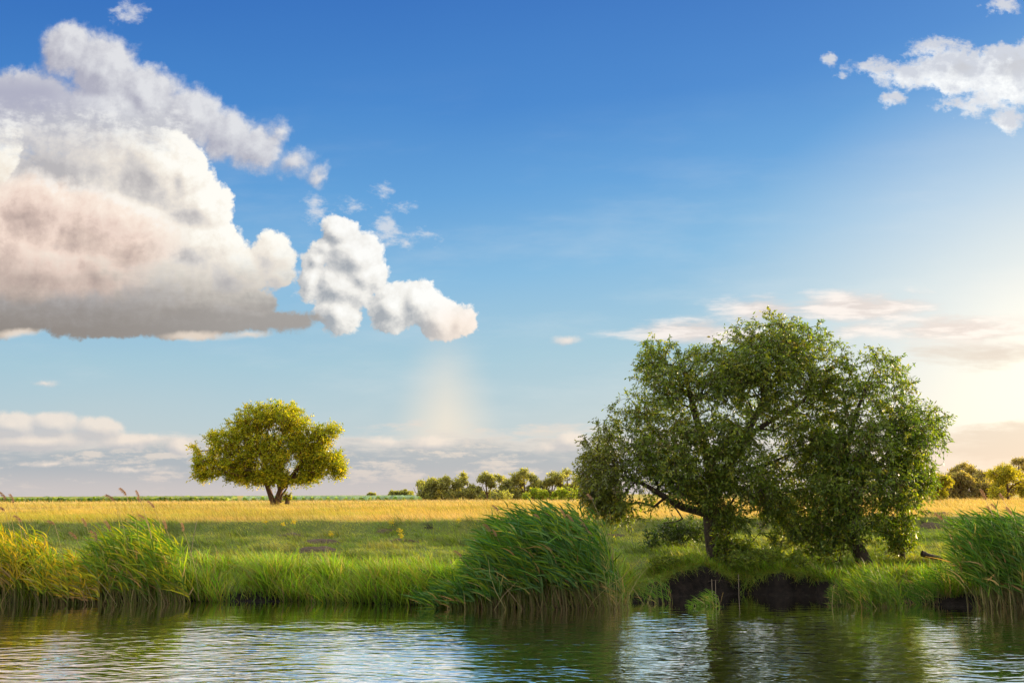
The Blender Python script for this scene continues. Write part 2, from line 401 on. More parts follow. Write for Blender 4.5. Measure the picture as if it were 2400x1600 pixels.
# ------------------------------------------------------------------ water
wmat, nt = newmat('river_water')
with NTX(nt):
    nt.nodes.remove(nt.nodes['Principled BSDF'])
    out = nt.nodes['Material Output']
    pos = X(_n('ShaderNodeNewGeometry').outputs['Position'])
    sx = _n('ShaderNodeSeparateXYZ'); nt.links.new(pos.k, sx.inputs[0]); wy = X(sx.outputs[1])
    w = vm('SCALE', vm('SUBTRACT', noise(pos, 0.5, 2.0, 0.5, out=1), (0.5, 0.5, 0.5)), scale=0.9)
    q = vm('ADD', pos, w)
    a = noise(vm('MULTIPLY', q, (0.8, 2.1, 1)), 1.5, 1.5, 0.5)
    rt = _n('ShaderNodeVectorRotate', rotation_type='Z_AXIS'); nt.links.new(q.k, rt.inputs['Vector']); rt.inputs['Angle'].default_value = 0.22
    b = noise(vm('MULTIPLY', X(rt.outputs[0]), (1.9, 4.2, 1)), 1.5, 1.5, 0.5)
    gust = noise(vm('MULTIPLY', pos, (0.12, 0.3, 1)), 1.0, 2.0)
    calm = lin(wy, 22.5, 27.0, 1.0, 0.18)
    amp = m('MULTIPLY', calm, lin(gust, 0.3, 0.7, 0.45, 1.4))
    hgt = m('MULTIPLY', a * 0.030 + b * 0.016, amp)
    bu = _n('ShaderNodeBump'); bu.inputs['Distance'].default_value = 1.0; bu.inputs['Strength'].default_value = 1.0
    nt.links.new(hgt.k, bu.inputs['Height'])
    gls = _n('ShaderNodeBsdfGlossy'); gls.inputs['Roughness'].default_value = 0.03; gls.inputs['Color'].default_value = (1.0, 0.99, 0.97, 1)
    dif = _n('ShaderNodeBsdfDiffuse'); dif.inputs['Color'].default_value = (0.010, 0.009, 0.004, 1)
    nt.links.new(bu.outputs[0], gls.inputs['Normal'])
    fr = _n('ShaderNodeFresnel'); fr.inputs['IOR'].default_value = 1.33; nt.links.new(bu.outputs[0], fr.inputs['Normal'])
    mx = _n('ShaderNodeMixShader'); nt.links.new((lin(X(fr.outputs[0]), 0.10, 0.26)).k, mx.inputs[0])
    nt.links.new(dif.outputs[0], mx.inputs[1]); nt.links.new(gls.outputs[0], mx.inputs[2]); nt.links.new(mx.outputs[0], out.inputs[0])
wme = mesh('water', np.array([(-200, -60, 0), (200, -60, 0), (200, 34, 0), (-200, 34, 0)], float), np.array([[0, 1, 2, 3]]))
tag(link('water', wme, None, wmat), kind='structure')

# ------------------------------------------------------------------ plant materials and blade builder
def leafmat(name, trans=0.45, rough=0.55, gloss=0.25, tr_tint=(1.6, 1.7, 0.35)):
    mt, nt = newmat(name)
    with NTX(nt):
        nt.nodes.remove(nt.nodes['Principled BSDF']); out = nt.nodes['Material Output']
        ca = _n('ShaderNodeAttribute', attribute_name='tint'); c = X(ca.outputs['Color'])
        d = _n('ShaderNodeBsdfDiffuse'); nt.links.new(c.k, d.inputs[0])
        t = _n('ShaderNodeBsdfTranslucent'); nt.links.new(rgbmix(1.0, c, tr_tint, 'MULTIPLY').k, t.inputs[0])
        g_ = _n('ShaderNodeBsdfGlossy'); g_.inputs['Roughness'].default_value = rough; g_.inputs[0].default_value = (1, 1, 1, 1)
        a1 = _n('ShaderNodeMixShader'); a1.inputs[0].default_value = trans
        nt.links.new(d.outputs[0], a1.inputs[1]); nt.links.new(t.outputs[0], a1.inputs[2])
        f = _n('ShaderNodeLayerWeight'); f.inputs['Blend'].default_value = 0.25
        a2 = _n('ShaderNodeMixShader'); nt.links.new(lin(X(f.outputs['Facing']), 0, 1, 0.02 * gloss, 0.35 * gloss).k, a2.inputs[0])
        nt.links.new(a1.outputs[0], a2.inputs[1]); nt.links.new(g_.outputs[0], a2.inputs[2]); nt.links.new(a2.outputs[0], out.inputs[0])
    return mt
M_GRASS = leafmat('grass_blade', 0.45, 0.5, 0.3)
M_STRAW = leafmat('meadow_blade', 0.40, 0.6, 0.2, (1.2, 1.05, 0.6))
M_REED = leafmat('reed_leaf', 0.40, 0.5, 0.2, (1.2, 1.35, .4))
M_PLUME = leafmat('reed_plume', 0.5, 0.7, 0.1, (1.1, 1.0, 0.8))
M_LEAF = leafmat('willow_leaf', 0.5, 0.4, 0.45)
M_LEAF2 = leafmat('field_tree_leaf', 0.5, 0.5, 0.2)
def barkmat(name, c0, c1):
    mt, nt = newmat(name)
    with NTX(nt):
        bs = nt.nodes['Principled BSDF']; pos = X(_n('ShaderNodeNewGeometry').outputs['Position'])
        nn = noise(vm('MULTIPLY', pos, (1, 1, 0.3)), 9.0, 5.0, 0.65)
        nt.links.new(rgbmix(lin(nn, .3, .7), c0, c1).k, bs.inputs['Base Color'])
        bs.inputs['Roughness'].default_value = 0.85; bs.inputs['Specular IOR Level'].default_value = 0.2
        bu = _n('ShaderNodeBump'); bu.inputs['Distance'].default_value = 0.05; nt.links.new(nn.k, bu.inputs['Height']); nt.links.new(bu.outputs[0], bs.inputs['Normal'])
    return mt
M_BARK = barkmat('willow_bark', (0.022, 0.015, 0.010), (0.085, 0.062, 0.042))
M_BARK2 = barkmat('field_tree_bark', (0.06, 0.030, 0.018), (0.16, 0.085, 0.050))
M_BARK3 = barkmat('dry_wood', (0.13, 0.10, 0.07), (0.30, 0.24, 0.17))

def unit(a): return a / np.maximum(np.linalg.norm(a, axis=-1, keepdims=True), 1e-9)
def ribbons(P0, dirs, L, W, droop, c0, c1, seg=3, wside=None, taper=0.8):
    """curved tapering leaves: P0 (n,3), unit dirs (n,3), length, width, droop (n,3 offset at tip)"""
    n = len(P0); L = np.broadcast_to(L, n)[:, None]; W = np.broadcast_to(W, n)[:, None]
    if wside is None:
        r = RNG.normal(size=(n, 3)); wside = unit(np.cross(dirs, r))
    vs, cs = [], []
    for k in range(seg + 1):
        t = k / seg
        c = P0 + dirs * L * t + droop * t * t
        wd = W * (1 - t ** 1.5 * taper) * (0.55 + 0.45 * min(1, t * 3 + .2))
        vs += [c - wside * wd / 2, c + wside * wd / 2]
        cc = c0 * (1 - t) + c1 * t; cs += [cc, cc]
    V = np.stack(vs, 1); C = np.stack(cs, 1); K = 2 * (seg + 1)
    base = (np.arange(n) * K)[:, None]
    F = np.concatenate([base + np.array([[2 * k, 2 * k + 1, 2 * k + 3, 2 * k + 2]]) for k in range(seg)], 0)
    return V.reshape(-1, 3), F, C.reshape(-1, 3)
def merge(parts):
    V, F, C, o = [], [], [], 0
    for v, f, c in parts:
        V.append(v); F.append(f + o); C.append(c); o += len(v)
    return np.concatenate(V), np.concatenate(F), np.concatenate(C)
def jitter(c, n, amt=0.2, hue=0.1):
    c = np.asarray(c, float); k = 1 + amt * RNG.normal(size=(n, 1))
    return np.clip(c * k * (1 + hue * RNG.normal(size=(n, 3))), 0.003, 0.9)
def grass(P0, h, w, lean, c0, c1, seg=2, spread=0.25):
    n = len(P0)
    d = unit(np.stack([RNG.normal(size=n) * spread + lean[0], RNG.normal(size=n) * spread + lean[1], np.ones(n)], 1))
    az = RNG.uniform(0, np.pi, n); side = np.stack([np.cos(az), np.sin(az), 0 * az], 1)
    dr = np.stack([RNG.normal(size=n) * .3 + lean[0] * 1.6, RNG.normal(size=n) * .3 + lean[1], -np.abs(RNG.normal(size=n)) * .18], 1) * np.broadcast_to(h, n)[:, None]
    return ribbons(P0, d, h, w, dr, c0, c1, seg, side, 0.85)

# ------------------------------------------------------------------ meadow, terrace and rim grass
WINDX = -0.22; L_ = ledge
def scatter(n, y0, y1, power=1.0, marg=1.3):
    """points in the strip y0..y1, thinning out with distance"""
    u = RNG.uniform(size=n); 
    Y = 1 / (1 / y0 + u * (1 / y1 - 1 / y0)) if power == 1 else y0 * (y1 / y0) ** u
    hw = Y * 0.53 * marg
    Xp = RNG.uniform(-1, 1, n) * hw
    return Xp, Y
# golden meadow on the upper level
n = 255000
x, y = scatter(n, 40.5, 185, 1)
keep = y > ledge(x) - 0.15
x, y = x[keep], y[keep]; n = len(x)
pn = fbm(x * 0.25, y * 0.12, 4, 5); pn2 = fbm(x * 0.05, y * 0.035, 3, 15)
tall = fbm(x * 0.5, y * 0.3, 3, 51)
h = (0.10 + 0.22 * tall ** 1.5 + 0.30 * (RNG.uniform(size=n) > .975)) * (0.8 + 0.4 * RNG.uniform(size=n)) * (1 + y / 260)
w = 0.008 + 0.00042 * (y - 35)
gold = jitter((0.60, 0.43, 0.09), n, .22, .08); green = jitter((0.36, 0.36, 0.035), n, .22, .08); pale = jitter((0.68, 0.50, 0.24), n, .18, .06)
f = (ss(pn, 0.40, 0.60) * (.35 + .65 * ss(RNG.uniform(size=n), .1, .6)))[:, None]; g2 = (ss(pn2, 0.42, 0.62) * ss(RNG.uniform(size=n), .2, .9))[:, None]
c = gold * (1 - f) + green * f; c = c * (1 - g2) + pale * g2
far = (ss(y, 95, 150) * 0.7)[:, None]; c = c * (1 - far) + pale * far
wd = (fbm(x * 0.35, y * 0.22, 3, 55) > .56) & (RNG.uniform(size=n) > .80)
ed = (y < L_(x) + 1.6) & (RNG.uniform(size=n) > .6) & (fbm(x * .8, 0 * x, 3, 57) > .46)
h = np.where(wd, h * 2.0, h); h = np.where(ed, h * RNG.uniform(1.2, 2.6, n), h)
c = np.where(wd[:, None], jitter((0.30, 0.24, 0.05), n, .3, .1), c); c = np.where((ed & (RNG.uniform(size=n) > .5))[:, None], jitter((0.22, 0.20, 0.05), n, .3, .1), c)
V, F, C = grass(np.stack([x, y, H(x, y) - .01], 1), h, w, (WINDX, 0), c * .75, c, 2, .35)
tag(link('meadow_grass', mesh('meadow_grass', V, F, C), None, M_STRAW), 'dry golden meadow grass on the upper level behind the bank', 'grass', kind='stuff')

# short green turf of the lower terrace
n = 175000
y = RNG.uniform(28.6, 43.0, n); x = RNG.uniform(-1, 1, n) * y * 0.68
t = y - shore(x); L = ledge(x)
bare = np.zeros(n)
for p, r, hh in MW: bare = np.maximum(bare, .85 * (1 - ss(np.hypot((x - p.x) / r, (y - p.y) / (r * .55)), .35, .85)))
ok = (t > 0.9) & (y < L + 0.2) & (RNG.uniform(size=n) > soilmask(x, y) * .85) & (RNG.uniform(size=n) > bare)
x, y, L, t = x[ok], y[ok], L[ok], t[ok]; n = len(x)
pn = fbm(x * 0.6, y * 0.6, 4, 61); q = fbm(x * 1.7, y * 1.7, 3, 64)
h = (0.045 + 0.11 * q ** 1.5 + 0.10 * (RNG.uniform(size=n) > .975)) * (0.7 + 0.6 * RNG.uniform(size=n))
a = jitter((0.22, 0.29, 0.028), n, .25, .1); b = jitter((0.42, 0.40, 0.085), n, .2, .08); d = jitter((0.10, 0.15, 0.02), n, .25, .1)
f = ss(pn, .45, .65)[:, None]; g2 = (ss(q, .55, .7) * .8)[:, None]
c = a * (1 - f) + b * f; c = c * (1 - g2) + d * g2
tu = ss(fbm(x * 1.1, y * 1.1, 3, 66), .54, .66) * ss(y, 29.5, 31.5); h = h * (1 + 1.6 * tu); c = c * (1 - .35 * tu[:, None])
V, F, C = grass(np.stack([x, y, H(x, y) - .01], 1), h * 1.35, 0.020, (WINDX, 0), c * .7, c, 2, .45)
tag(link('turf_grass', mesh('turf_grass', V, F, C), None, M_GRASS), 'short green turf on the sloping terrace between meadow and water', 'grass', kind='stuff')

# long bright grass along the rim of the bank
n = 100000
x = RNG.uniform(-21, 21, n); t = np.where(RNG.uniform(size=n) < .12, RNG.uniform(-.25, .5, n), RNG.gamma(2.0, 0.95, n) + 0.0)
y = shore(x) + t
c_ = cutmask(x)
cl = fbm(x * 1.3, y * 1.3, 3, 71); cl2 = fbm(x * 0.5, y * 0.5, 3, 73)
ok = (RNG.uniform(size=n) < (.12 + .88 * ss(cl, .36, .56)) * np.maximum(ss(cl2, .22, .42), t < .5)) & (t < 5.5) & ((t > 0.45) | (RNG.uniform(size=n) > c_)) & ((x < xat(1440, 29)) | (t > .35)) & ((c_ < .5) | (t < 2.2))
x, y, t, c_ = x[ok], y[ok], t[ok], c_[ok]; n = len(x)
cl = fbm(x * 1.3, y * 1.3, 3, 71)
hh = (0.88 - 0.14 * np.clip(t, 0, 5)) * (0.0 + 2.1 * cl ** 1.2) * (0.40 + 1.0 * RNG.uniform(size=n)) * (1 - .62 * c_) 
hh = np.clip(hh * (1 - .35 * ss(x, 8, 10)), .05, 1.1)
a = jitter((0.165, 0.27, 0.015), n, .30, .12); b = jitter((0.27, 0.30, 0.03), n, .2, .1); d = jitter((0.30, 0.21, 0.10), n, .25, .08)
f = (RNG.uniform(size=n) > .72)[:, None] * 1.0; g2 = (RNG.uniform(size=n) > .9)[:, None] * 1.0
c = a * (1 - f) + b * f; c = c * (1 - g2) + d * g2
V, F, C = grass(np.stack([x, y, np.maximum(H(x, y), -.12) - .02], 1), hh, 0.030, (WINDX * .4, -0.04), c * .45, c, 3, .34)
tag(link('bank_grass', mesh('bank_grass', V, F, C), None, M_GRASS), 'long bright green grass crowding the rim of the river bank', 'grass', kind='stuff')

# tufts hanging over the dark cut of the bank
n = 9000
x = RNG.uniform(CUT0 - .5, CUT1 + .5, n); x = x[RNG.uniform(size=n) < ss(fbm(x * 2.2, 0 * x, 3, 91), .38, .6)]; n = len(x)
y = shore(x) + RNG.uniform(.30, .95, n); z = H(x, y)
a = jitter((0.16, 0.24, 0.018), n, .3, .12); b = jitter((0.26, 0.26, 0.03), n, .25, .1); f = (RNG.uniform(size=n) > .6)[:, None]
c = np.where(f, b, a); hh = RNG.uniform(.16, .42, n)
dr = np.stack([RNG.normal(size=n) * .12, -RNG.uniform(.2, .7, n) * hh, -RNG.uniform(.3, 1.5, n) * hh], 1)
V, F, C = ribbons(np.stack([x, y, z - .01], 1), unit(np.stack([RNG.normal(size=n) * .35, -RNG.uniform(.1, .9, n), np.ones(n)], 1)), hh, .015, dr, c * .6, c, 3)
tag(link('overhanging_grass', mesh('overhanging_grass', V, F, C), None, M_GRASS), 'grass hanging over the dark cut of earth below the willows', 'grass', kind='stuff')

# ------------------------------------------------------------------ trees
def frusta(A, B, ra, rb, k, c):
    n = len(A); d = unit(B - A)
    up = np.where(np.abs(d[:, 2:3]) > 0.9, np.array([[1.0, 0, 0]]), np.array([[0, 0, 1.0]]))
    u = unit(np.cross(d, up)); v = np.cross(d, u)
    ang = np.arange(k) * 2 * np.pi / k
    ring = np.cos(ang)[None, :, None] * u[:, None] + np.sin(ang)[None, :, None] * v[:, None]
    V = np.concatenate([A[:, None] + ring * ra[:, None, None], B[:, None] + ring * rb[:, None, None]], 1)
    base = (np.arange(n) * 2 * k)[:, None]; j = np.arange(k)
    F = np.stack([base + j, base + (j + 1) % k, base + k + (j + 1) % k, base + k + j], 2).reshape(-1, 4)
    return V.reshape(-1, 3), F, np.broadcast_to(np.asarray(c, float), (n * 2 * k, 3))
def spline(pts, step=0.25):
    P = np.array(pts, float); out = []
    Q = np.concatenate([2 * P[:1] - P[1:2], P, 2 * P[-1:] - P[-2:-1]])
    for i in range(len(P) - 1):
        p0, p1, p2, p3 = Q[i:i + 4]; n = max(1, int(np.linalg.norm(p2 - p1) / step))
        for t in np.arange(n) / n:
            out.append(0.5 * (2 * p1 + (p2 - p0) * t + (2 * p0 - 5 * p1 + 4 * p2 - p3) * t * t + (3 * p1 - p0 - 3 * p2 + p3) * t ** 3))
    out.append(P[-1]); return np.array(out)
def skeleton(paths, attract, step, wander, rtip, expo, bias=0.3, arch=0.12):
    """paths: list of (points, r0, r1) for the thick wood; grows a branch to every attractor"""
    pos, par, rad, lenp = [], [], [], []
    for pts, r0, r1 in paths:
        S = spline(pts, step)
        if pos:
            d = np.linalg.norm(np.array(pos) - S[0], axis=1); prev = int(d.argmin())
            if d[prev] > 4 * step + r0 + .5: prev = -1
        else: prev = -1
        for i, p in enumerate(S):
            t = i / max(1, len(S) - 1)
            if i == 0 and prev >= 0: base_i = prev
            else: base_i = prev
            pos.append(p); par.append(base_i); rad.append(r0 * (1 - t) + r1 * t)
            lenp.append(0 if base_i < 0 else lenp[base_i] + step); prev = len(pos) - 1
    fixed = len(pos); org = np.array(pos).mean(0)
    d0 = np.min(np.linalg.norm(attract[:, None] - np.array(pos)[None], axis=2), 1)
    order = np.argsort(d0)
    cap = 60000; PA = np.zeros((cap, 3)); LA = np.zeros(cap); PA[:fixed] = pos; LA[:fixed] = lenp; n = fixed
    par = par + [0] * 0; parent = np.full(cap, -1, int); parent[:fixed] = par; tips = []
    for a in attract[order]:
        d = np.linalg.norm(PA[:n] - a, axis=1)
        cost = d + bias * LA[:n] + 0.35 * np.maximum(0, PA[:n, 2] - a[2])
        j = int(cost.argmin()); dist = d[j]; k = max(1, int(dist / step)); p0 = PA[j].copy()
        ctrl = (p0 + a) / 2 + RNG.normal(size=3) * wander * dist + np.array([0, 0, arch * dist])
        prev = j
        for i in range(1, k + 1):
            t = i / k; p = (1 - t) ** 2 * p0 + 2 * t * (1 - t) * ctrl + t * t * a
            if n >= cap - 1: break
            PA[n] = p; parent[n] = prev; LA[n] = LA[prev] + dist / k; prev = n; n += 1
        tips.append(prev)
    cnt = np.zeros(n)
    cnt[tips] += 1
    for i in range(n - 1, -1, -1):
        if parent[i] >= 0 and parent[i] < i: cnt[parent[i]] += cnt[i]
    R = rtip * np.maximum(cnt, 1) ** expo
    R[:fixed] = np.maximum(np.array(rad), 0)
    for i in range(fixed, n): R[i] = min(R[i], R[parent[i]] * 0.85)
    return PA[:n], parent[:n], R, fixed, np.array(tips)
CL_SC = 0; CL_TH = .36
def lobes_points(lobes, seed):
    r = np.random.default_rng(seed); out = []
    for (c, rad, n) in lobes:
        u = unit(r.normal(size=(n, 3))); q = r.uniform(size=n) ** 0.42
        P = np.array(c) + u * q[:, None] * np.array(rad)
        sc = CL_SC
        if sc: P = P[fbm(P[:, 0] / sc + P[:, 1] * .4 / sc, P[:, 2] / sc - P[:, 1] * .5 / sc, 2, 17) > CL_TH]
        out.append(P)
    return np.concatenate(out)
BROWN = None
def leaves(tips, dirs, ntw, nl, twl, L, W, droop, cols, wts, up=0.2, spread=0.8, hang=0.7):
    """twigs of leaves at each branch tip"""
    n = len(tips)
    tp = np.repeat(tips, ntw, 0); td = np.repeat(dirs, ntw, 0)
    d = unit(td * 0.6 + RNG.normal(size=tp.shape) * spread + np.array([0, 0, up]))
    tl = twl * RNG.uniform(.5, 1.25, len(tp))[:, None]
    lo = np.repeat(tp, nl, 0); ld = np.repeat(d, nl, 0); ltl = np.repeat(tl, nl, 0)
    s = np.tile((np.arange(nl) + .5) / nl, len(tp))[:, None] + RNG.normal(size=(len(lo), 1)) * .05
    pos = lo + ld * ltl * s + np.array([0, 0, -1.0]) * droop * ltl * s * s + RNG.normal(size=lo.shape) * 0.02
    tang = unit(ld + np.array([0, 0, -2.0]) * droop * s)
    dr = unit(tang * 0.8 + RNG.normal(size=lo.shape) * 0.7 + np.array([0, 0, -hang]))
    side = unit(np.cross(dr, RNG.normal(size=dr.shape)))
    l = L * RNG.uniform(.65, 1.25, len(lo))[:, None]; w = W * RNG.uniform(.7, 1.2, len(lo))[:, None]
    nrm = np.cross(side, dr)
    V = np.stack([pos, pos + dr * l * .45 + side * w / 2 + nrm * w * .12, pos + dr * l, pos + dr * l * .45 - side * w / 2 + nrm * w * .12], 1)
    # colour of the leaf itself: varies by clump and by leaf
    cc = np.asarray(cols, float); wt = np.asarray(wts, float) / sum(wts)
    ci = RNG.choice(len(cc), size=n, p=wt); ci = np.repeat(ci, ntw * nl)
    own = RNG.choice(len(cc), size=len(lo), p=wt); pick = np.where(RNG.uniform(size=len(lo)) < .6, ci, own)
    C = cc[pick]
    if BROWN is not None: bf = np.clip((BROWN - lo[:, 0:1]) / 2.2, 0, 1) * RNG.uniform(.2, 1, (len(lo), 1)); C = C * (1 - bf) + np.array([.135, .105, .03]) * bf
    C = C * (1 + .22 * RNG.normal(size=(len(lo), 1))); C = np.clip(C, .004, .8)
    Cv = np.repeat(C, 4, 0)
    F = np.arange(len(lo) * 4).reshape(-1, 4)
    tw = frusta(tp, tp + d * tl + np.array([0, 0, -1.0]) * droop * tl, np.full(len(tp), .006), np.full(len(tp), .003), 3, (0.08, .06, .03))
    return V.reshape(-1, 3), F, Cv, tw
def tree(name, label, cat, base, paths, lobes, seed, bark, leafm, lp, group=None, step=0.3, wander=0.10, rtip=0.012, expo=0.42, bias=0.25, arch=0.12, trunk_sides=12, twigs=True):
    """paths and lobes are given relative to base"""
    root = empty(name, base, label, cat, group)
    A = lobes_points(lobes, seed)
    PA, parent, R, fixed, tips = skeleton(paths, A, step, wander, rtip, expo, bias, arch)
    idx = np.array([i for i in range(fixed) if parent[i] >= 0])
    tv = [frusta(PA[parent[idx]], PA[idx], R[parent[idx]] if False else np.minimum(R[parent[idx]], R[idx] * 1.25), R[idx], trunk_sides, (.1, .1, .1))]
    idx = np.arange(fixed, len(PA)); pr = parent[idx]
    ra = np.minimum(R[pr], R[idx] * 1.3)
    bv = [frusta(PA[pr], PA[idx], ra, R[idx], 5, (.1, .1, .1))]
    dirs = unit(PA[tips] - PA[parent[tips]])
    V, F, C, tw = leaves(PA[tips], dirs, **lp)
    if twigs: bv.append(tw)
    bV, bF, bC = merge(tv + bv); link('trunk', mesh('trunk', bV, bF, None, True), root, bark)
    link('crown', mesh('crown', V, F, C), root, leafm)
    return root, A

def lob(px, py, Y, rx, rz, ry, n, base):   # lobe centred on the ray through a photo pixel; rx, rz in photo pixels, ry in metres
    c = at(px, py, Y); k = Y / FPX
    return ((c.x - base[0], c.y - base[1], c.z - base[2]), (rx * k, ry, rz * k), n)
def pth(pts, r0, r1, base):                # pts: (px, py, Y)
    return ([tuple(at(a, b, Y) - Vector(base)) for a, b, Y in pts], r0, r1)

# --- the great willow on the bank
CL_SC = 0.7; CL_TH = .375
YW = 33.2
b = at(1688, 1334, YW); b = (b.x, YW, float(H(b.x, YW)) - .05)
WP = [pth([(1692, 1338, YW), (1680, 1300, YW), (1670, 1250, YW), (1664, 1205, YW)], .34, .24, b),
      pth([(1664, 1205, YW), (1668, 1150, YW + .2), (1660, 1080, YW + .4), (1640, 1010, YW + .4), (1618, 930, YW + .2), (1600, 860, YW)], .22, .05, b),
      pth([(1665, 1180, YW), (1700, 1110, YW - .3), (1740, 1030, YW - .2), (1790, 940, YW + .2), (1830, 850, YW), (1838, 780, YW)], .20, .04, b),
      pth([(1664, 1205, YW), (1636, 1197, YW - .1), (1600, 1188, YW - .2), (1560, 1165, YW - .6), (1500, 1130, YW - .9), (1440, 1110, YW - 1)], .15, .04, b),
      pth([(1790, 940, YW + .2), (1780, 870, YW + .5), (1760, 800, YW + .6)], .09, .03, b),
      pth([(1740, 1030, YW - .2), (1800, 990, YW), (1880, 940, YW + .3), (1930, 880, YW + .5)], .10, .03, b),
      pth([(1668, 1150, YW + .2), (1610, 1090, YW + 1.0), (1540, 1020, YW + 1.4), (1490, 950, YW + 1.2)], .12, .03, b),
      pth([(1560, 1165, YW - .6), (1600, 1215, YW - .7), (1555, 1225, YW - .5)], .03, .012, b),
      pth([(1700, 1110, YW - .3), (1790, 1090, YW + .4), (1860, 1060, YW + .8)], .10, .03, b)]
WL = [lob(*a, base=b) for a in [
    (1500, 1090, YW - .5, 80, 60, 1.2, 70), (1780, 880, YW - 1.0, 80, 60, .8, 110), (1700, 900, YW - .9, 60, 60, .8, 60), (1840, 960, YW - .8, 70, 60, .8, 60), (1600, 870, YW, 105, 80, 1.6, 144), (1540, 950, YW, 100, 90, 1.7, 124), (1470, 1030, YW, 85, 75, 1.6, 85), (1400, 1165, YW - .8, 40, 45, .9, 60), (1480, 1190, YW - .9, 60, 26, .9, 60), (1405, 1110, YW - .6, 50, 80, 1.2, 105),
    (1455, 1150, YW - .8, 80, 60, 1.3, 124), (1555, 1100, YW - .8, 90, 80, 1.5, 153), (1820, 800, YW, 115, 62, 1.5, 162), (1790, 880, YW, 130, 90, 1.8, 162),
    (1900, 860, YW + .4, 85, 90, 1.5, 105), (1690, 860, YW + .5, 70, 80, 1.5, 57), (1700, 960, YW + 1.2, 160, 90, 1.3, 105), (1640, 1040, YW - .6, 130, 80, 1.4, 162), (1730, 1050, YW - 1.2, 80, 100, .9, 192),
    (1745, 1150, YW - .3, 110, 70, 1.4, 192), (1640, 1140, YW - .6, 80, 50, 1.2, 105), (1850, 1120, YW + .5, 90, 90, 1.3, 144), (1870, 990, YW + .8, 90, 90, 1.2, 57), (1735, 1235, YW - .3, 60, 45, .9, 85),
    (1725, 1290, YW - .6, 42, 40, .6, 66), (1790, 1285, YW - .5, 60, 38, .6, 57), (1540, 830, YW, 40, 35, .8, 24), (1385, 1060, YW - .5, 26, 50, .6, 20), (1940, 865, YW + .4, 60, 50, 1.1, 60), (1915, 960, YW + .3, 60, 80, 1.2, 91), (1920, 1060, YW, 60, 60, 1.0, 78), (1720, 1230, YW - .6, 40, 60, .8, 90), (1760, 1320, YW - .7, 50, 24, .5, 60), (1730, 1300, YW - .7, 40, 34, .6, 78), (1700, 1250, YW - .6, 24, 50, .4, 65), (1850, 1225, YW - .4, 70, 50, .9, 91), (1780, 1190, YW, 80, 50, 1, 91)]]
LPW = dict(ntw=4, nl=11, twl=.46, L=.135, W=.046, droop=.35, cols=[(0.120, 0.168, 0.015), (0.072, 0.112, 0.012), (0.170, 0.205, 0.016), (0.24, 0.235, 0.018), (0.11, 0.085, 0.025)], wts=[5, 3, 3.4, 1.6, .9], up=.15, spread=.75, hang=.5)
BROWN = -2.6
tree('willow_tree', 'largest dark green willow with a forking trunk standing at the edge of the river bank', 'tree', b, WP, WL, 11, M_BARK, M_LEAF, LPW, group=None, rtip=.006, expo=.46)

BROWN = None
# --- its right-hand neighbour, leaning over the water
YV = 33.0
b = at(2018, 1318, YV); b = (b.x, YV, float(H(b.x, YV)) - .05)
VP = [pth([(2036, 1336, YV), (2018, 1300, YV), (1996, 1255, YV), (1988, 1200, YV)], .26, .16, b),
      pth([(1988, 1200, YV), (1975, 1130, YV + .3), (1985, 1050, YV + .4), (2010, 960, YV + .3), (2040, 880, YV)], .14, .03, b),
      pth([(1988, 1200, YV), (2030, 1130, YV), (2090, 1050, YV), (2140, 980, YV)], .12, .03, b),
      pth([(1975, 1130, YV + .3), (1930, 1080, YV), (1900, 1030, YV)], .08, .03, b)]
VL = [lob(*a, base=b) for a in [
    (2060, 890, YV + .3, 70, 75, 1.2, 85), (1985, 920, YV + .4, 60, 70, 1.3, 85), (2140, 985, YV, 70, 75, 1.3, 105), (2070, 1020, YV - .5, 110, 80, 1.5, 182), (1975, 1060, YV - .4, 75, 65, 1.3, 124),
    (2060, 1130, YV - .6, 110, 80, 1.3, 210), (1960, 1160, YV - .5, 80, 70, 1.2, 153), (1960, 1240, YV - .4, 70, 50, .9, 96), (2060, 1215, YV - .2, 60, 40, .9, 66),
    (2200, 1010, YV, 22, 42, .6, 14), (1900, 1265, YV - .3, 46, 34, .7, 48), (1930, 1300, YV - .4, 40, 24, .5, 22)]]
LPV = dict(LPW); LPV['cols'] = [(0.110, 0.165, 0.015), (0.070, 0.115, 0.012), (0.16, 0.205, 0.016), (0.24, 0.235, 0.018), (0.12, .10, .025)]; LPV['wts'] = [5, 3, 3.4, 2, .9]
tree('willow_tree', 'smaller willow with a leaning trunk and drooping twigs right of the largest tree', 'tree', b, VP, VL, 12, M_BARK, M_LEAF, LPV, rtip=.006, expo=.46)

YT = 33.3
b = at(2116, 1326, YT); b = (b.x, YT, float(H(b.x, YT)) - .05)
TP = [pth([(2118, 1330, YT), (2112, 1280, YT), (2112, 1230, YT - .1), (2118, 1170, YT), (2130, 1100, YT), (2140, 1040, YT)], .11, .03, b)]
TL = [lob(*a, base=b) for a in [(2138, 1130, YT, 40, 56, .9, 70), (2100, 1230, YT - .2, 50, 40, .8, 70), (2128, 1080, YT, 52, 88, 1.1, 150), (2110, 1200, YT, 52, 70, .9, 130), (2112, 1268, YT, 26, 34, .4, 26), (2145, 1160, YT, 32, 50, .7, 50)]]
tree('willow_tree', 'slender willow with a thin dark upright stem at the right end of the willow group', 'tree', b, TP, TL, 13, M_BARK, M_LEAF, LPV, rtip=.006, expo=.46)

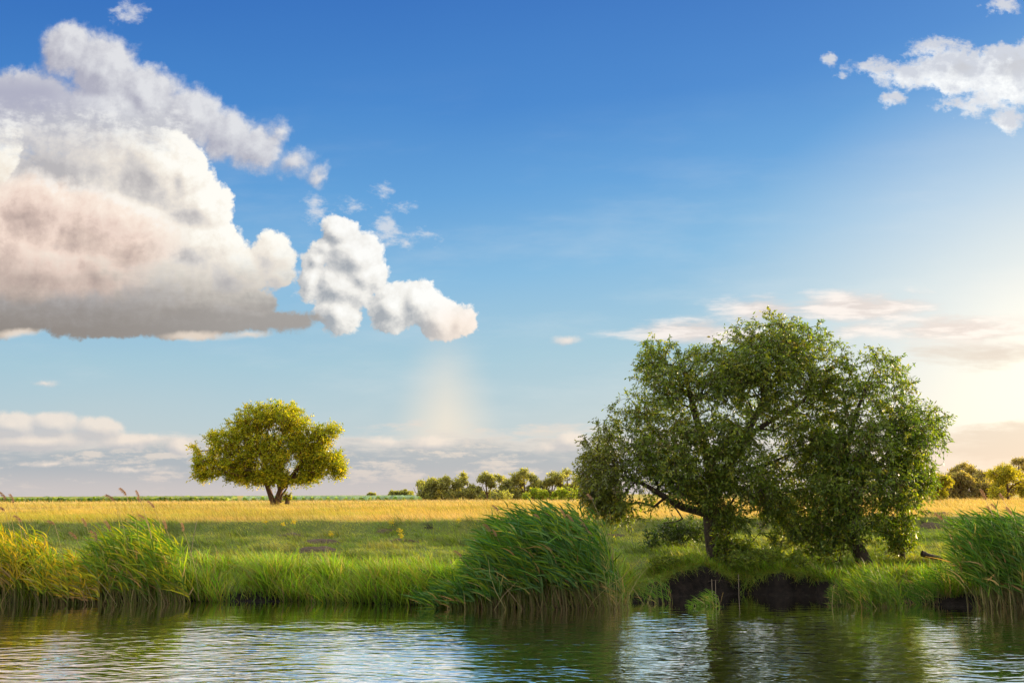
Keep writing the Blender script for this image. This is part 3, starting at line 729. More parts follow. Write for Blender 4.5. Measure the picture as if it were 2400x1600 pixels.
# --- the lone tree in the meadow
CL_SC = 1.6; CL_TH = .25
YL = 93.0
b = at(640, 1182, YL); b = (b.x, YL, float(H(b.x, YL)) - .05)
LP_ = [pth([(641, 1181, YL), (634, 1160, YL), (626, 1137, YL), (619, 1125, YL - .2)], .27, .20, b),
       pth([(647, 1181, YL + .2), (651, 1165, YL), (658, 1145, YL)], .30, .24, b),
       pth([(658, 1145, YL), (674, 1130, YL), (700, 1095, YL), (730, 1070, YL), (765, 1050, YL)], .26, .05, b),
       pth([(658, 1145, YL), (652, 1110, YL), (650, 1060, YL + .3), (665, 1010, YL), (670, 970, YL)], .30, .06, b),
       pth([(621, 1125, YL - .2), (600, 1110, YL - .2), (570, 1085, YL), (530, 1060, YL), (490, 1055, YL)], .24, .05, b),
       pth([(621, 1125, YL), (622, 1085, YL + .5), (605, 1040, YL + .5), (595, 990, YL)], .28, .05, b),
       pth([(672, 1130, YL), (700, 1112, YL - .5), (735, 1105, YL - .8)], .14, .04, b),
       pth([(700, 1095, YL), (735, 1098, YL), (765, 1085, YL + .4), (785, 1100, YL + .4)], .10, .03, b),
       pth([(598, 1117, YL - .2), (575, 1118, YL - .4), (545, 1112, YL - .6)], .12, .04, b),
       pth([(658, 1176, YL - .3), (659, 1162, YL - .3), (668, 1150, YL - .3), (674, 1140, YL - .3)], .13, .07, b)]
LL = [lob(*a, base=b) for a in [
    (655, 975, YL, 52, 36, 2.6, 165), (600, 980, YL, 46, 32, 2.4, 120), (690, 1000, YL, 38, 42, 2.2, 120), (570, 1010, YL, 46, 34, 2.4, 120), (520, 1040, YL, 46, 30, 2.2, 120), (478, 1062, YL, 30, 32, 1.6, 90),
    (500, 1095, YL, 44, 24, 1.8, 120), (560, 1090, YL, 50, 34, 2.4, 165), (600, 1050, YL, 50, 50, 2.8, 165), (650, 1060, YL - 1, 50, 50, 2.2, 180), (640, 1110, YL - 1, 46, 20, 1.6, 90), (700, 1070, YL + .5, 44, 40, 2.2, 105),
    (705, 1045, YL, 34, 34, 1.8, 90), (742, 1078, YL, 34, 26, 1.5, 70), (505, 1030, YL, 30, 20, 1.4, 30), (600, 1122, YL, 50, 12, 1.6, 50), (660, 1124, YL - 1, 44, 12, 1.6, 60), (700, 1122, YL, 50, 12, 1.6, 60), (735, 1100, YL, 40, 20, 1.4, 60), (712, 1112, YL, 36, 17, 1.6, 82), (750, 1020, YL, 32, 24, 1.4, 75), (775, 1012, YL, 26, 20, 1.2, 39), (745, 1050, YL + .5, 40, 22, 1.4, 60), (785, 1080, YL, 26, 26, 1.2, 69), (792, 1105, YL, 14, 16, .8, 33), (575, 1120, YL, 44, 13, 1.4, 60), (480, 1115, YL, 26, 10, 1.0, 33)]]
LPL = dict(ntw=6, nl=7, twl=.62, L=.17, W=.105, droop=.12, cols=[(0.30, 0.31, 0.014), (0.20, 0.24, 0.010), (0.45, 0.38, 0.014), (0.60, 0.43, 0.014)], wts=[5, 3, 3, 1.2], up=.15, spread=.8, hang=.2)
tree('field_tree', 'lone round-crowned tree lit yellow on its right side, standing in the golden meadow', 'tree', b, LP_, LL, 21, M_BARK2, M_LEAF2, LPL, step=.5, rtip=.02, expo=.45, bias=.3)
p = at(673, 1180, YL - .6); sb = (p.x, YL - .6, float(H(p.x, YL - .6)))
CL_SC = 0
st = empty('tree_stump', sb, 'short broken stump overgrown with leaves beside the trunks of the lone tree', 'stump')
SP = [pth([(673, 1181, YL - .6), (674, 1168, YL - .6), (670, 1158, YL - .6)], .26, .13, sb), pth([(674, 1170, YL - .6), (679, 1160, YL - .6), (681, 1154, YL - .6)], .15, .06, sb)]
SA = lobes_points([((.0, -.1, .8), (.4, .3, .5), 14)], 3)
PA, parent, R, fixed, tips = skeleton(SP, SA, .2, .1, .015, .4)
ix = np.array([i for i in range(fixed) if parent[i] >= 0]); V, F, C = frusta(PA[parent[ix]], PA[ix], R[ix] * 1.1, R[ix], 9, (.1,) * 3)
link('trunk', mesh('trunk', V, F, None, True), st, M_BARK2)
q = dict(LPL); q['twl'] = .25; q['nl'] = 4; V, F, C, tw = leaves(PA[tips], unit(RNG.normal(size=(len(tips), 3))), **q)
link('foliage', mesh('foliage', V, F, C), st, M_LEAF2)

# --- shrub behind the great willow's trunk
def shrub(px, py, Y, w, h, n, label, cols, nm='shrub', L=.09, W=.04, seed=5, group=None, mat=None, wts=None, ntw=4, nl=8, twl=.3):
    b = at(px, py, Y); b = (b.x, Y, float(H(b.x, Y)) - .03)
    wm, hm = w * Y / FPX, h * Y / FPX
    lob_ = [((0, 0, hm * .52), (wm * .42, wm * .36, hm * .46), n), ((-wm * .25, 0, hm * .38), (wm * .25, wm * .2, hm * .34), n // 3), ((wm * .25, 0, hm * .4), (wm * .25, wm * .2, hm * .36), n // 3)]
    pa = [([(0, 0, 0), (.02 * wm, 0, hm * .3)], hm * .03, hm * .018), ([(0, 0, 0), (-.15 * wm, 0, hm * .4)], hm * .022, hm * .01), ([(0, 0, 0), (.15 * wm, 0, hm * .4)], hm * .022, hm * .01)]
    lp = dict(ntw=ntw, nl=nl, twl=twl, L=L, W=W, droop=.2, cols=cols, wts=wts or [1] * len(cols), up=.35, spread=.6, hang=.1)
    return tree(nm, label, 'shrub' if 'shrub' in nm else 'weed', b, pa, lob_, seed, M_BARK if Y < 60 else M_BARK2, mat or M_LEAF, lp, group, step=max(.12, hm * .08), rtip=max(.004, hm * .004), expo=.4, trunk_sides=7)[0]
shrub(1598, 1268, 36.5, 130, 66, 90, 'low leafy shrub on the turf behind the trunk of the largest willow', [(0.05, 0.085, 0.02), (0.08, 0.11, 0.03)], seed=31)
shrub(1527, 1272, 35.5, 34, 52, 14, 'thin upright green weed bush standing left of the low leafy shrub', [(0.05, 0.09, 0.02)], seed=32)

for i, (px, py, w_, h_, n_, lb) in enumerate([(1745, 1352, 60, 52, 26, 'leafy green weed hanging over the dark earth below the largest willow'), (1803, 1350, 70, 46, 34, 'pale yellow-green leafy weed at the middle of the dark bank'),
        (1866, 1350, 50, 36, 18, 'small leafy weed at the right part of the dark bank'), (1560, 1352, 80, 34, 24, 'low spreading weed over the left part of the dark bank')]):
    shrub(px, py, 31.6, w_, h_, n_, lb, [(0.13, 0.19, 0.02), (0.20, 0.23, 0.025)], nm='leafy_weed', L=.13, W=.035, seed=60 + i, group='weeds on the dark bank')

# --- far trees on the horizon: each its own tree
def fartree(px, pb, pt, w, Y, label, kind, seed, group, density=1.0, lean=0):
    b = at(px, pb, Y); z = float(H(b.x, Y)); b = (b.x, Y, z - .1)
    k = Y / FPX; h = (at(px, pt, Y).z - z); wm = w * k; r = np.random.default_rng(seed)
    hz = {'open': .45, 'dense': .12, 'bush': .05, 'full': .10}[kind]
    L_ = []
    nl_ = {'open': 9, 'dense': 14, 'bush': 8, 'full': 18}[kind]
    for i in range(nl_):
        a = r.uniform(-.5, .5); u = r.uniform(0, 1)
        top_ = 1 - .35 * abs(a) * 2 * r.uniform(.5, 1)
        if i == 0: a, zz = lean * .2, .86
        else: zz = hz + (top_ - hz) * u * .9
        rr = wm * r.uniform(.10, .23) * (1 if kind != 'open' else .8)
        L_.append(((a * (wm - rr), r.uniform(-.25, .25) * wm, h * zz - (rr * .6 if zz > .7 else 0)), (rr, rr, rr * (.75 if kind != 'bush' else .9)), int((16 if kind == 'open' else 24) * density)))
    pa = [([(0, 0, 0), (lean * wm * .1, 0, h * .3), (lean * wm * .2, 0, h * .55), (lean * wm * .2, 0, h * .8)], h * .035, h * .01),
          ([(0.02, 0, h * .12), (-wm * .18, 0, h * .4), (-wm * .26, 0, h * .62)], h * .02, h * .007), ([(0.02, 0, h * .2), (wm * .16, 0, h * .42), (wm * .24, 0, h * .6)], h * .02, h * .007)]
    cols = {'o': [(0.27, 0.26, 0.12), (0.33, 0.31, 0.13), (0.42, 0.37, 0.14)], 'y': [(0.34, 0.28, 0.03), (0.26, 0.25, 0.03), (0.44, 0.33, 0.03)],  # treeline set paled and greyed: distance haze painted into the leaf colour
            'g': [(0.22, 0.28, 0.03), (0.28, 0.31, 0.04), (0.36, 0.34, 0.04)], 'r': [(0.34, 0.25, 0.13), (0.28, 0.24, 0.10), (0.42, 0.31, 0.13)]}[group[0]]
    lp = dict(ntw=5, nl=4, twl=.08 * h + .2, L=.0017 * Y, W=.0010 * Y, droop=.1, cols=cols, wts=[3, 2, 1.5], up=.2, spread=.8, hang=.1)
    rt, _ = tree('bush' if kind == 'bush' else 'distant_tree', label, 'bush' if kind == 'bush' else 'tree', b, pa, L_, seed, M_BARK2, M_LEAF2, lp, group[1], step=h * .06, rtip=.012 * h / 6 + .01, expo=.42, trunk_sides=6, twigs=False)
    return rt
GO = ('o', 'trees of the far treeline beyond the meadow'); GG = ('g', 'sunlit bushes in front of the far treeline'); GR = ('r', 'hazy trees at the right edge of the meadow'); GY_ = ('y', 'golden bushes at the right of the meadow')
FT = [(985, 1168, 1122, 60, 190, 'small open tree at the far left end of the distant treeline', 'open', GO, .8, -.5),
      (1010, 1169, 1114, 62, 188, 'dark bushy tree second from the left end of the far treeline', 'dense', GO, 1.1, 0),
      (1045, 1169, 1110, 66, 186, 'tallest dense dark tree in the left part of the far treeline', 'dense', GO, 1.3, .2),
      (1085, 1168, 1104, 52, 187, 'thin tree with a pale round top right of the dense dark trees', 'open', GO, .9, 0),
      (1105, 1169, 1130, 52, 186, 'low dark tree filling the gap under the thin round-topped tree', 'dense', GO, 1.0, 0),
      (1143, 1168, 1097, 56, 187, 'tall slim tree with separate leaf tufts left of the forked tree', 'open', GO, 1.0, -.4),
      (1170, 1168, 1106, 44, 189, 'slim leaning tree close beside the tall slim tree', 'open', GO, .9, .6),
      (1205, 1168, 1116, 56, 188, 'rounded olive tree left of the tallest forked tree', 'dense', GO, 1.0, 0),
      (1232, 1168, 1089, 66, 187, 'tallest forked tree with bare pale limbs in the far treeline', 'open', GO, 1.3, -.3),
      (1262, 1168, 1120, 50, 188, 'dark low tree under the right limb of the tallest forked tree', 'dense', GO, 1.0, 0),
      (1292, 1168, 1098, 60, 188, 'broad open tree right of the tallest forked tree', 'open', GO, 1.2, .3),
      (1330, 1167, 1089, 74, 187, 'wide flat-topped airy tree nearest the large willow in the far treeline', 'open', GO, 1.2, 0),
      (1345, 1167, 1125, 70, 190, 'mid-green round tree half hidden behind the left edge of the largest willow', 'dense', GO, 1.1, 0),
      (1252, 1170, 1140, 52, 165, 'bright yellow-green bush, left one of the pair before the treeline', 'bush', GG, 1.0, 0),
      (1315, 1170, 1139, 66, 165, 'bright yellow-green bush, right one of the pair before the treeline', 'bush', GG, 1.1, 0),
      (1180, 1170, 1150, 60, 170, 'low grey-green bush at the foot of the slim trees', 'bush', GO, .9, 0),
      (923, 1158, 1147, 22, 420, 'tiny round tree alone on the horizon left of the treeline', 'dense', GO, .5, 0),
      (948, 1158, 1145, 36, 420, 'tiny wide clump of trees on the horizon next to the treeline', 'dense', GO, .6, 0),
      (870, 1160, 1153, 16, 430, 'tiniest low bush on the horizon right of the lone tree', 'bush', GO, .4, 0),
      (2204, 1152, 1103, 52, 120, 'bright golden round bush just right of the willows', 'full', GY_, 1.3, 0),
      (2238, 1150, 1088, 44, 165, 'small reddish tree behind the bright golden bush', 'dense', GR, 1.0, 0),
      (2266, 1150, 1073, 66, 165, 'tall hazy tree with hanging strands behind the golden bush', 'open', GR, 1.6, 0),
      (2290, 1150, 1108, 70, 160, 'wide hazy olive shrub mass between the hazy tree and the golden tree', 'dense', GR, 1.3, 0),
      (2322, 1150, 1096, 40, 165, 'small dark green pointed tree left of the golden-green tree', 'dense', GO, .9, 0),
      (2362, 1152, 1075, 84, 130, 'broad golden-green tree near the right edge of the picture', 'full', GY_, 1.6, 0),
      (2252, 1150, 1096, 60, 158, 'broad reddish tree directly left of the tall hazy tree', 'dense', GR, 1.3, 0),
      (2304, 1150, 1094, 50, 162, 'round brownish tree right of the tall hazy tree', 'dense', GR, 1.3, 0),
      (2340, 1150, 1086, 52, 168, 'hazy olive tree showing behind the golden-green tree', 'open', GR, 1.4, 0),
      (2392, 1150, 1062, 60, 170, 'tallest hazy tree cut by the right edge of the picture', 'open', GR, 1.3, 0)]
for i, (px, pb, pt, w_, Y, lab, kd, g_, dn, ln) in enumerate(FT):
    fartree(px, pb, pt, w_, Y, lab, kd, 100 + i, g_, dn, ln)

UG = [(1000, 54), (1040, 50), (1075, 44), (1128, 60), (1160, 50), (1195, 54), (1228, 48), (1280, 56), (1350, 70)]
UL = ['first', 'second', 'third', 'fourth', 'fifth', 'sixth', 'seventh', 'eighth', 'ninth']
for i, (px, w_) in enumerate(UG):
    fartree(px, 1169, 1150 - 4 * (i % 3), w_, 192, UL[i] + ' low dark bush from the left in the undergrowth of the far treeline', 'bush', 300 + i, GO, 1.0, 0)
for i, (px, pt, w_, lb) in enumerate([(2225, 1128, 50, 'behind the golden round bush'), (2262, 1120, 60, 'under the tall hazy tree'), (2310, 1122, 60, 'under the dark pointed tree'), (2345, 1126, 60, 'left of the golden-green tree trunk'), (2395, 1118, 60, 'at the right picture edge')]):
    fartree(px, 1150, pt, w_, 158, 'reddish-brown hazy bush ' + lb, 'bush', 330 + i, GR, 1.2, 0)

# --- crop fields beyond the meadow: rows on the gently rising ground
def rows(name, label, x0, x1, y0, y1, sp, ang, h, cols, seed):
    r = np.random.default_rng(seed); c, s = math.cos(ang), math.sin(ang)
    V = []; F = []; C = []; o = 0
    W2 = (x1 - x0) * .75 + (y1 - y0) * abs(s)
    for a in np.arange(-W2, W2, sp):
        t = np.arange(0, y1 - y0, 2.0); X_ = (x0 + x1) / 2 + a + t * s; Y_ = y0 + t
        kp = (X_ > x0 + (Y_ - y0) * (x0 / y0)) & (X_ < x1 + (Y_ - y0) * (x1 / y0))
        X_, Y_ = X_[kp], Y_[kp]
        if len(X_) < 3: continue
        Z = H(X_, Y_); hh = h * (1 + .12 * r.normal(size=len(X_))); jx = sp * .06 * r.normal(size=len(X_))
        wv = sp * .36
        P = np.stack([np.stack([X_ - wv, Y_, Z - .05], 1), np.stack([X_ - wv * .5 + jx, Y_, Z + hh * .8], 1), np.stack([X_ + jx, Y_, Z + hh], 1), np.stack([X_ + wv * .5 + jx, Y_, Z + hh * .8], 1), np.stack([X_ + wv, Y_, Z - .05], 1)], 1)
        k = len(X_); i0 = (np.arange(k - 1) * 5)[:, None] + o
        for j in range(4): F.append(np.concatenate([i0 + j, i0 + j + 1, i0 + j + 6, i0 + j + 5], 1))
        F.append(np.array([[o, o + 1, o + 3, o + 4]]))
        V.append(P.reshape(-1, 3)); C.append(np.repeat(np.asarray(cols)[r.integers(0, len(cols), k)] * (1 + .15 * r.normal(size=(k, 1))), 5, 0)); o += 5 * k
    me = mesh(name, np.concatenate(V), np.concatenate(F), np.clip(np.concatenate(C), .01, .9))
    return tag(link(name, me, None, M_LEAF2), label, 'crop field', kind='stuff')
rows('green_crop_rows', 'dark green crop rows beyond the meadow at the left', xat(-100, 178), xat(555, 178), 178, 420, .9, .02, .8, [(0.20, 0.27, 0.03), (0.28, 0.33, 0.04), (0.15, 0.22, 0.03)], 1)
rows('pale_crop_rows', 'pale blue-green crop rows beyond the meadow behind the lone tree', xat(558, 178), xat(985, 178), 182, 420, 1.5, -.35, .75, [(0.30, 0.40, 0.20), (0.38, 0.46, 0.26), (0.24, 0.34, 0.17)], 2)

# ------------------------------------------------------------------ reeds
def polytube(P, R, k=3):                   # P (n,s,3) curves -> tubes
    n, s_, _ = P.shape; ang = np.arange(k) * 2 * np.pi / k
    ring = np.stack([np.cos(ang), np.sin(ang), 0 * ang], 1)
    V = P[:, :, None] + ring[None, None] * R[:, :, None, None]
    base = (np.arange(n) * s_ * k)[:, None, None]; i = (np.arange(s_ - 1) * k)[None, :, None]; j = np.arange(k)[None, None]
    F = np.stack([base + i + j, base + i + (j + 1) % k, base + i + k + (j + 1) % k, base + i + k + j], -1).reshape(-1, 4)
    return V.reshape(-1, 3), F
PLUME = None
def plume_mesh():
    n = 90; t = RNG.uniform(size=n); P0 = np.stack([-.20 * t * t, 0 * t, .22 * t], 1)
    d = unit(np.stack([-.55 - .3 * t + .35 * RNG.normal(size=n), .35 * RNG.normal(size=n), .55 - .8 * t + .2 * RNG.normal(size=n)], 1))
    c = jitter((0.42, 0.27, 0.16), n, .15, .06)
    V, F, C = ribbons(P0, d, .055 * (1.3 - abs(t - .35)) + .02, .014, np.array([[-.02, 0, -.03]]), c * .8, c, 2)
    return mesh('seed_head', V, F, C)
def reed_clump(label, px0, px1, pyb, env, n, lean, nl, cols, stemc, dry=.10, depth=(-.35, 1.1), plumes=(), L=.56, W=.046, name='reed_clump', cat='reeds', wind=1.0, group=None, low=60, lstart=.32, hvar=.42, maxt=1.0):
    xm = (px0 + px1) / 2; d = 3.0 * FPX / (pyb - HOR - 0.0042 * (1200 - xm)); xc = xat(xm, d)
    root = empty(name, (xc, d, 0), label, cat, group); o = np.array([xc, d, 0.0])
    px = RNG.uniform(px0, px1, n) + RNG.normal(size=n) * min(16, (px1 - px0) * .1); dy = RNG.uniform(depth[0], depth[1], n)
    Y = d + dy; Xb = (px - 1200) * d / FPX * (Y / d)
    ex = np.array([e[0] for e in env], float); ey = np.array([e[1] for e in env], float)
    hh = np.zeros(n); pt = px.copy()
    for _ in range(3):                     # stem height that reaches the clump's outline above its leaning tip
        top = np.interp(pt, ex, ey); hh = np.maximum((pyb - top) * d / FPX, .15); pt = px - lean * hh * FPX / d * .9
    hh = hh * (1 - hvar * RNG.uniform(size=n) ** 1.3) * .93
    z0 = np.minimum(H(Xb, Y), 0.35) - .03; z0 = np.maximum(z0, -.25)
    ts = np.linspace(0, 1, 7)[None, :, None]
    ln = (lean * (0.7 + .6 * RNG.uniform(size=n)) * hh)[:, None, None]; ly = (RNG.normal(size=n) * .10 * hh)[:, None, None]
    B = np.stack([Xb, Y, z0], 1)[:, None] - o
    up = (hh - z0 * 0)[:, None, None]
    S = B + np.concatenate([-ln * ts ** 1.8 + (RNG.normal(size=n) * .06 * hh)[:, None, None] * ts, ly * ts, up * (ts - .06 * lean * ts ** 3)], 2)
    r0 = RNG.uniform(.005, .009, n)[:, None] * (1 - .6 * ts[0, :, 0][None])
    V, F = polytube(S, r0); sc = jitter(stemc, n, .25, .08)
    tn = jitter((0.22, 0.17, 0.075), n, .35, .08); tz = ts[0, :, 0]
    mixf = np.clip(1.1 - tz * 2.2, 0, 1)[None, :, None]
    C = np.repeat((sc[:, None] * (1 - mixf) + tn[:, None] * mixf), 3, 1).reshape(-1, 3)
    # short dead stalks round the foot
    m2 = low * 3
    bx = RNG.uniform(px0 - 10, px1 + 10, m2); by = d + RNG.uniform(depth[0], depth[0] + .7, m2); bX = (bx - 1200) * by / FPX
    bz = np.clip(H(bX, by), -.2, .3) - .03
    bh = RNG.uniform(.2, .9, m2) ** 1.3 * min(1, (hh.mean() / 1.8 + .2)); c = jitter((0.24, 0.16, 0.08), m2, .35, .08)
    g = RNG.uniform(size=m2) > .4; c[g] = jitter((.20, .24, .05), int(g.sum()), .2, .08)
    v2, f2, c2 = ribbons(np.stack([bX, by, bz], 1) - o, unit(np.stack([-lean * .8 + .16 * RNG.normal(size=m2), .1 * RNG.normal(size=m2), np.ones(m2)], 1)), bh, .016, np.stack([-.2 * bh * RNG.uniform(size=m2), 0 * bh, -.1 * bh], 1), c * .8, c, 2)
    # broken and crossing dead canes
    m3 = max(3, n // 14); bx = RNG.uniform(px0, px1, m3); by = d + RNG.uniform(depth[0], .3, m3); bX = (bx - 1200) * by / FPX; bh = hh.mean() * RNG.uniform(.35, 1.0, m3)
    c3 = jitter((.42, .31, .16), m3, .2, .05)
    v3, f3, c3 = ribbons(np.stack([bX, by, np.full(m3, -.03)], 1) - o, unit(np.stack([.38 * RNG.normal(size=m3) - .1, .1 * RNG.normal(size=m3), np.ones(m3)], 1)), bh, .018, np.stack([.25 * RNG.normal(size=m3) * bh, 0 * bh, -.12 * bh], 1), c3, c3, 3, taper=.5)
    Vs_, Fs_, Cs_ = merge([(V, F, C), (v2, f2, c2), (v3, f3, c3)])
    link('stems', mesh('stems', Vs_, Fs_, Cs_), root, M_REED)
    # leaves
    si = np.repeat(np.arange(n), nl); tl = np.tile((np.arange(nl) + .5) / nl, n) + RNG.normal(size=n * nl) * .03
    tl = np.clip(lstart + (maxt - lstart) * tl, 0.02, .995); k = tl * 6; k0 = np.clip(k.astype(int), 0, 5); fr_ = (k - k0)[:, None]
    P0 = S[si, k0] * (1 - fr_) + S[si, k0 + 1] * fr_; T = unit(S[si, k0 + 1] - S[si, k0])
    N = len(P0); dr = unit(T * 1.35 + np.stack([-(.62 * wind) + .66 * RNG.normal(size=N), .6 * RNG.normal(size=N), .34 * RNG.normal(size=N)], 1))
    Lf = L * RNG.uniform(.55, 1.2, N) * (.75 + .5 * np.sin(np.pi * np.clip(tl, 0, 1))); W_f = W * RNG.uniform(.7, 1.2, N)
    droop = np.stack([-.32 * wind * Lf * (.5 + RNG.uniform(size=N)), 0 * Lf, -.24 * Lf * (.4 + RNG.uniform(size=N) * 1.1)], 1)
    cc = np.array(cols, float)[RNG.integers(0, len(cols), N)]; cc = np.clip(cc * (1 + .22 * RNG.normal(size=(N, 1))), .005, .8)
    dm = RNG.uniform(size=N) < dry * (1.9 - 1.8 * tl); cc[dm] = jitter((0.40, 0.28, 0.10), int(dm.sum()), .25, .1)
    sd = unit(np.cross(dr, np.stack([.4 * RNG.normal(size=N), np.ones(N), .5 * RNG.normal(size=N)], 1)))
    V, F, C = ribbons(P0, dr, Lf, W_f, droop, cc * .85, cc, 3, sd, .9)
    link('leaves', mesh('leaves', V, F, C), root, M_REED)
    global PLUME
    if plumes and PLUME is None: PLUME = plume_mesh(); PLUME.materials.append(M_PLUME)
    for i, (qx, qy) in enumerate(plumes):
        yy = d + RNG.uniform(-.2, .6); p = at(qx, qy, yy) - Vector(o)
        h_ = bpy.data.objects.new('seed_head', PLUME); COL.objects.link(h_); h_.parent = root; h_.location = p
        h_.rotation_euler = (RNG.uniform(-.3, .3), RNG.uniform(-.3, .5), RNG.uniform(-.8, .8)); sc_ = RNG.uniform(.75, 1.15); h_.scale = (sc_,) * 3
        # its culm
        q0 = np.array(p); q1 = np.array([p.x + lean * 1.3 + .25, p.y, max(p.z - 1.9, .02)]); pts = np.array([q0 * (1 - t) + q1 * t + np.array([.10 * math.sin(t * 3.1), 0, 0]) for t in np.linspace(0, 1, 6)])[None]
        v, f = polytube(pts, np.full((1, 6), .006)); me = mesh('culm', v - q0, f, np.full((len(v), 3), (.34, .26, .13)))
        c_ = link('culm', me, h_, M_REED); c_.rotation_euler = (0, 0, 0)
        c_.matrix_parent_inverse = (Matrix.Translation(h_.location) @ h_.rotation_euler.to_matrix().to_4x4() @ Matrix.Diagonal((sc_, sc_, sc_, 1))).inverted() @ Matrix.Translation(h_.location)
    return root
GRN = [(0.05, 0.135, 0.016), (0.085, 0.18, 0.016), (0.042, 0.12, 0.035), (0.16, 0.23, 0.016), (0.11, 0.20, 0.06)]
YGN = [(0.14, 0.23, 0.018), (0.24, 0.29, 0.02), (0.40, 0.36, 0.02), (0.10, 0.19, 0.02)]
GLD = [(0.26, 0.30, 0.018), (0.46, 0.38, 0.02), (0.16, 0.23, 0.018), (0.55, 0.36, 0.02)]
reed_clump('largest reed clump, deep green and wind-bent, in the water near the middle', 1150, 1432, 1414,
           [(1040, 1390), (1085, 1320), (1120, 1262), (1165, 1208), (1205, 1188), (1300, 1178), (1360, 1190), (1410, 1225), (1440, 1330)], 560, .24, 10, GRN, (.12, .18, .04), .10, wind=.8,
           plumes=[(1150, 1246), (1164, 1256), (1254, 1262), (1236, 1252), (1308, 1262), (1325, 1215), (1344, 1228), (1352, 1236), (1372, 1232), (1378, 1240), (1390, 1260), (1296, 1218), (1268, 1222), (1120, 1282), (1082, 1304), (1387, 1170), (1168, 1196), (1330, 1268)], low=110)
reed_clump('sparse outer reeds along the right foot of the largest reed clump', 1395, 1462, 1416, [(1380, 1240), (1400, 1225), (1425, 1270), (1470, 1350)], 70, .05, 7, [(0.12, .19, .03), (.18, .22, .04)], (.28, .26, .09), .3, low=60, L=.3, W=.016, wind=.3)
reed_clump('low green reeds between the bank grass and the largest reed clump', 1010, 1160, 1412, [(960, 1372), (1010, 1352), (1080, 1330), (1120, 1310), (1160, 1300)], 130, .12, 10, GRN, (.14, .2, .04), .1, L=.36, low=50)
reed_clump('second reed clump from the left, yellow-green with tall dry plumes', 262, 452, 1404, [(225, 1255), (255, 1235), (290, 1212), (340, 1206), (400, 1222), (430, 1248), (455, 1330)], 230, .20, 9, YGN, (.16, .2, .04), .12, wind=.65,
           plumes=[(268, 1172), (326, 1166), (296, 1160), (330, 1176), (362, 1190), (340, 1215), (430, 1245), (258, 1240), (390, 1240)], low=80)
reed_clump('golden lit reed clump at the left edge of the picture', -90, 150, 1404, [(-100, 1215), (0, 1213), (40, 1232), (90, 1245), (130, 1262), (158, 1310), (180, 1370)], 240, .12, 9, GLD, (.24, .2, .05), .2, wind=.6,
           plumes=[(14, 1170), (32, 1178), (11, 1196), (128, 1228), (50, 1222)], low=90)
reed_clump('short golden reeds between the two left reed clumps', 150, 268, 1404, [(140, 1310), (180, 1300), (230, 1305), (270, 1290)], 150, .08, 9, GLD, (.22, .2, .05), .2, L=.3, low=60,
           plumes=[(203, 1232), (219, 1258), (226, 1266), (180, 1262)])
reed_clump('tall green reed clump at the right edge of the picture', 2262, 2450, 1412, [(2180, 1260), (2215, 1215), (2260, 1185), (2300, 1172), (2400, 1178), (2450, 1190)], 330, .15, 9, GRN[:2] + [(.14, .21, .02)], (.16, .2, .05), .12, wind=.75,
           plumes=[(2210, 1217), (2311, 1172), (2335, 1192), (2286, 1240), (2372, 1205), (2352, 1172), (2325, 1205)], low=100)
reed_clump('loose bright green rushes arching left over the water below the leaning trunk', 1975, 2090, 1411, [(1900, 1370), (1940, 1330), (1970, 1290), (2000, 1310), (2035, 1272), (2060, 1330), (2085, 1300), (2100, 1370)], 105, .18, 8, [(.13, .22, .018), (.10, .18, .016), (.20, .24, .02)], (.12, .18, .03), .06, L=.36, W=.028, low=40, depth=(-.35, .6), lstart=.25, wind=.5)
reed_clump('short upright reed tuft left of the arching rushes', 1926, 1980, 1410, [(1920, 1345), (1950, 1325), (1985, 1340)], 38, .04, 7, [(.12, .18, .02), (.09, .15, .02)], (.2, .2, .05), .08, L=.2, W=.02, low=10, depth=(-.1, .3), lstart=.35)
reed_clump('small reed tuft before the dark earth bank, left of the low bushy one', 1498, 1560, 1404, [(1490, 1345), (1520, 1322), (1555, 1310), (1570, 1350)], 17, .06, 6, [(.13, .24, .03), (.10, .2, .03)], (.26, .24, .07), .1, L=.25, W=.022, low=8, depth=(-.15, .4), lstart=.35)
reed_clump('small bushy reed tuft in front of the dark earth bank', 1612, 1672, 1409, [(1605, 1375), (1640, 1350), (1668, 1356)], 26, .10, 8, [(.15, .26, .03), (.12, .22, .02)], (.26, .24, .07), .08, L=.22, W=.02, low=12, depth=(-.1, .3), lstart=.2)
reed_clump('low dark reeds at the foot of the slender willow', 2100, 2235, 1404, [(2090, 1350), (2150, 1340), (2200, 1325), (2240, 1300)], 90, .1, 8, GRN[:2] + YGN[:1], (.16, .2, .05), .1, L=.28, W=.02, low=50, depth=(-.2, .6), lstart=.15)

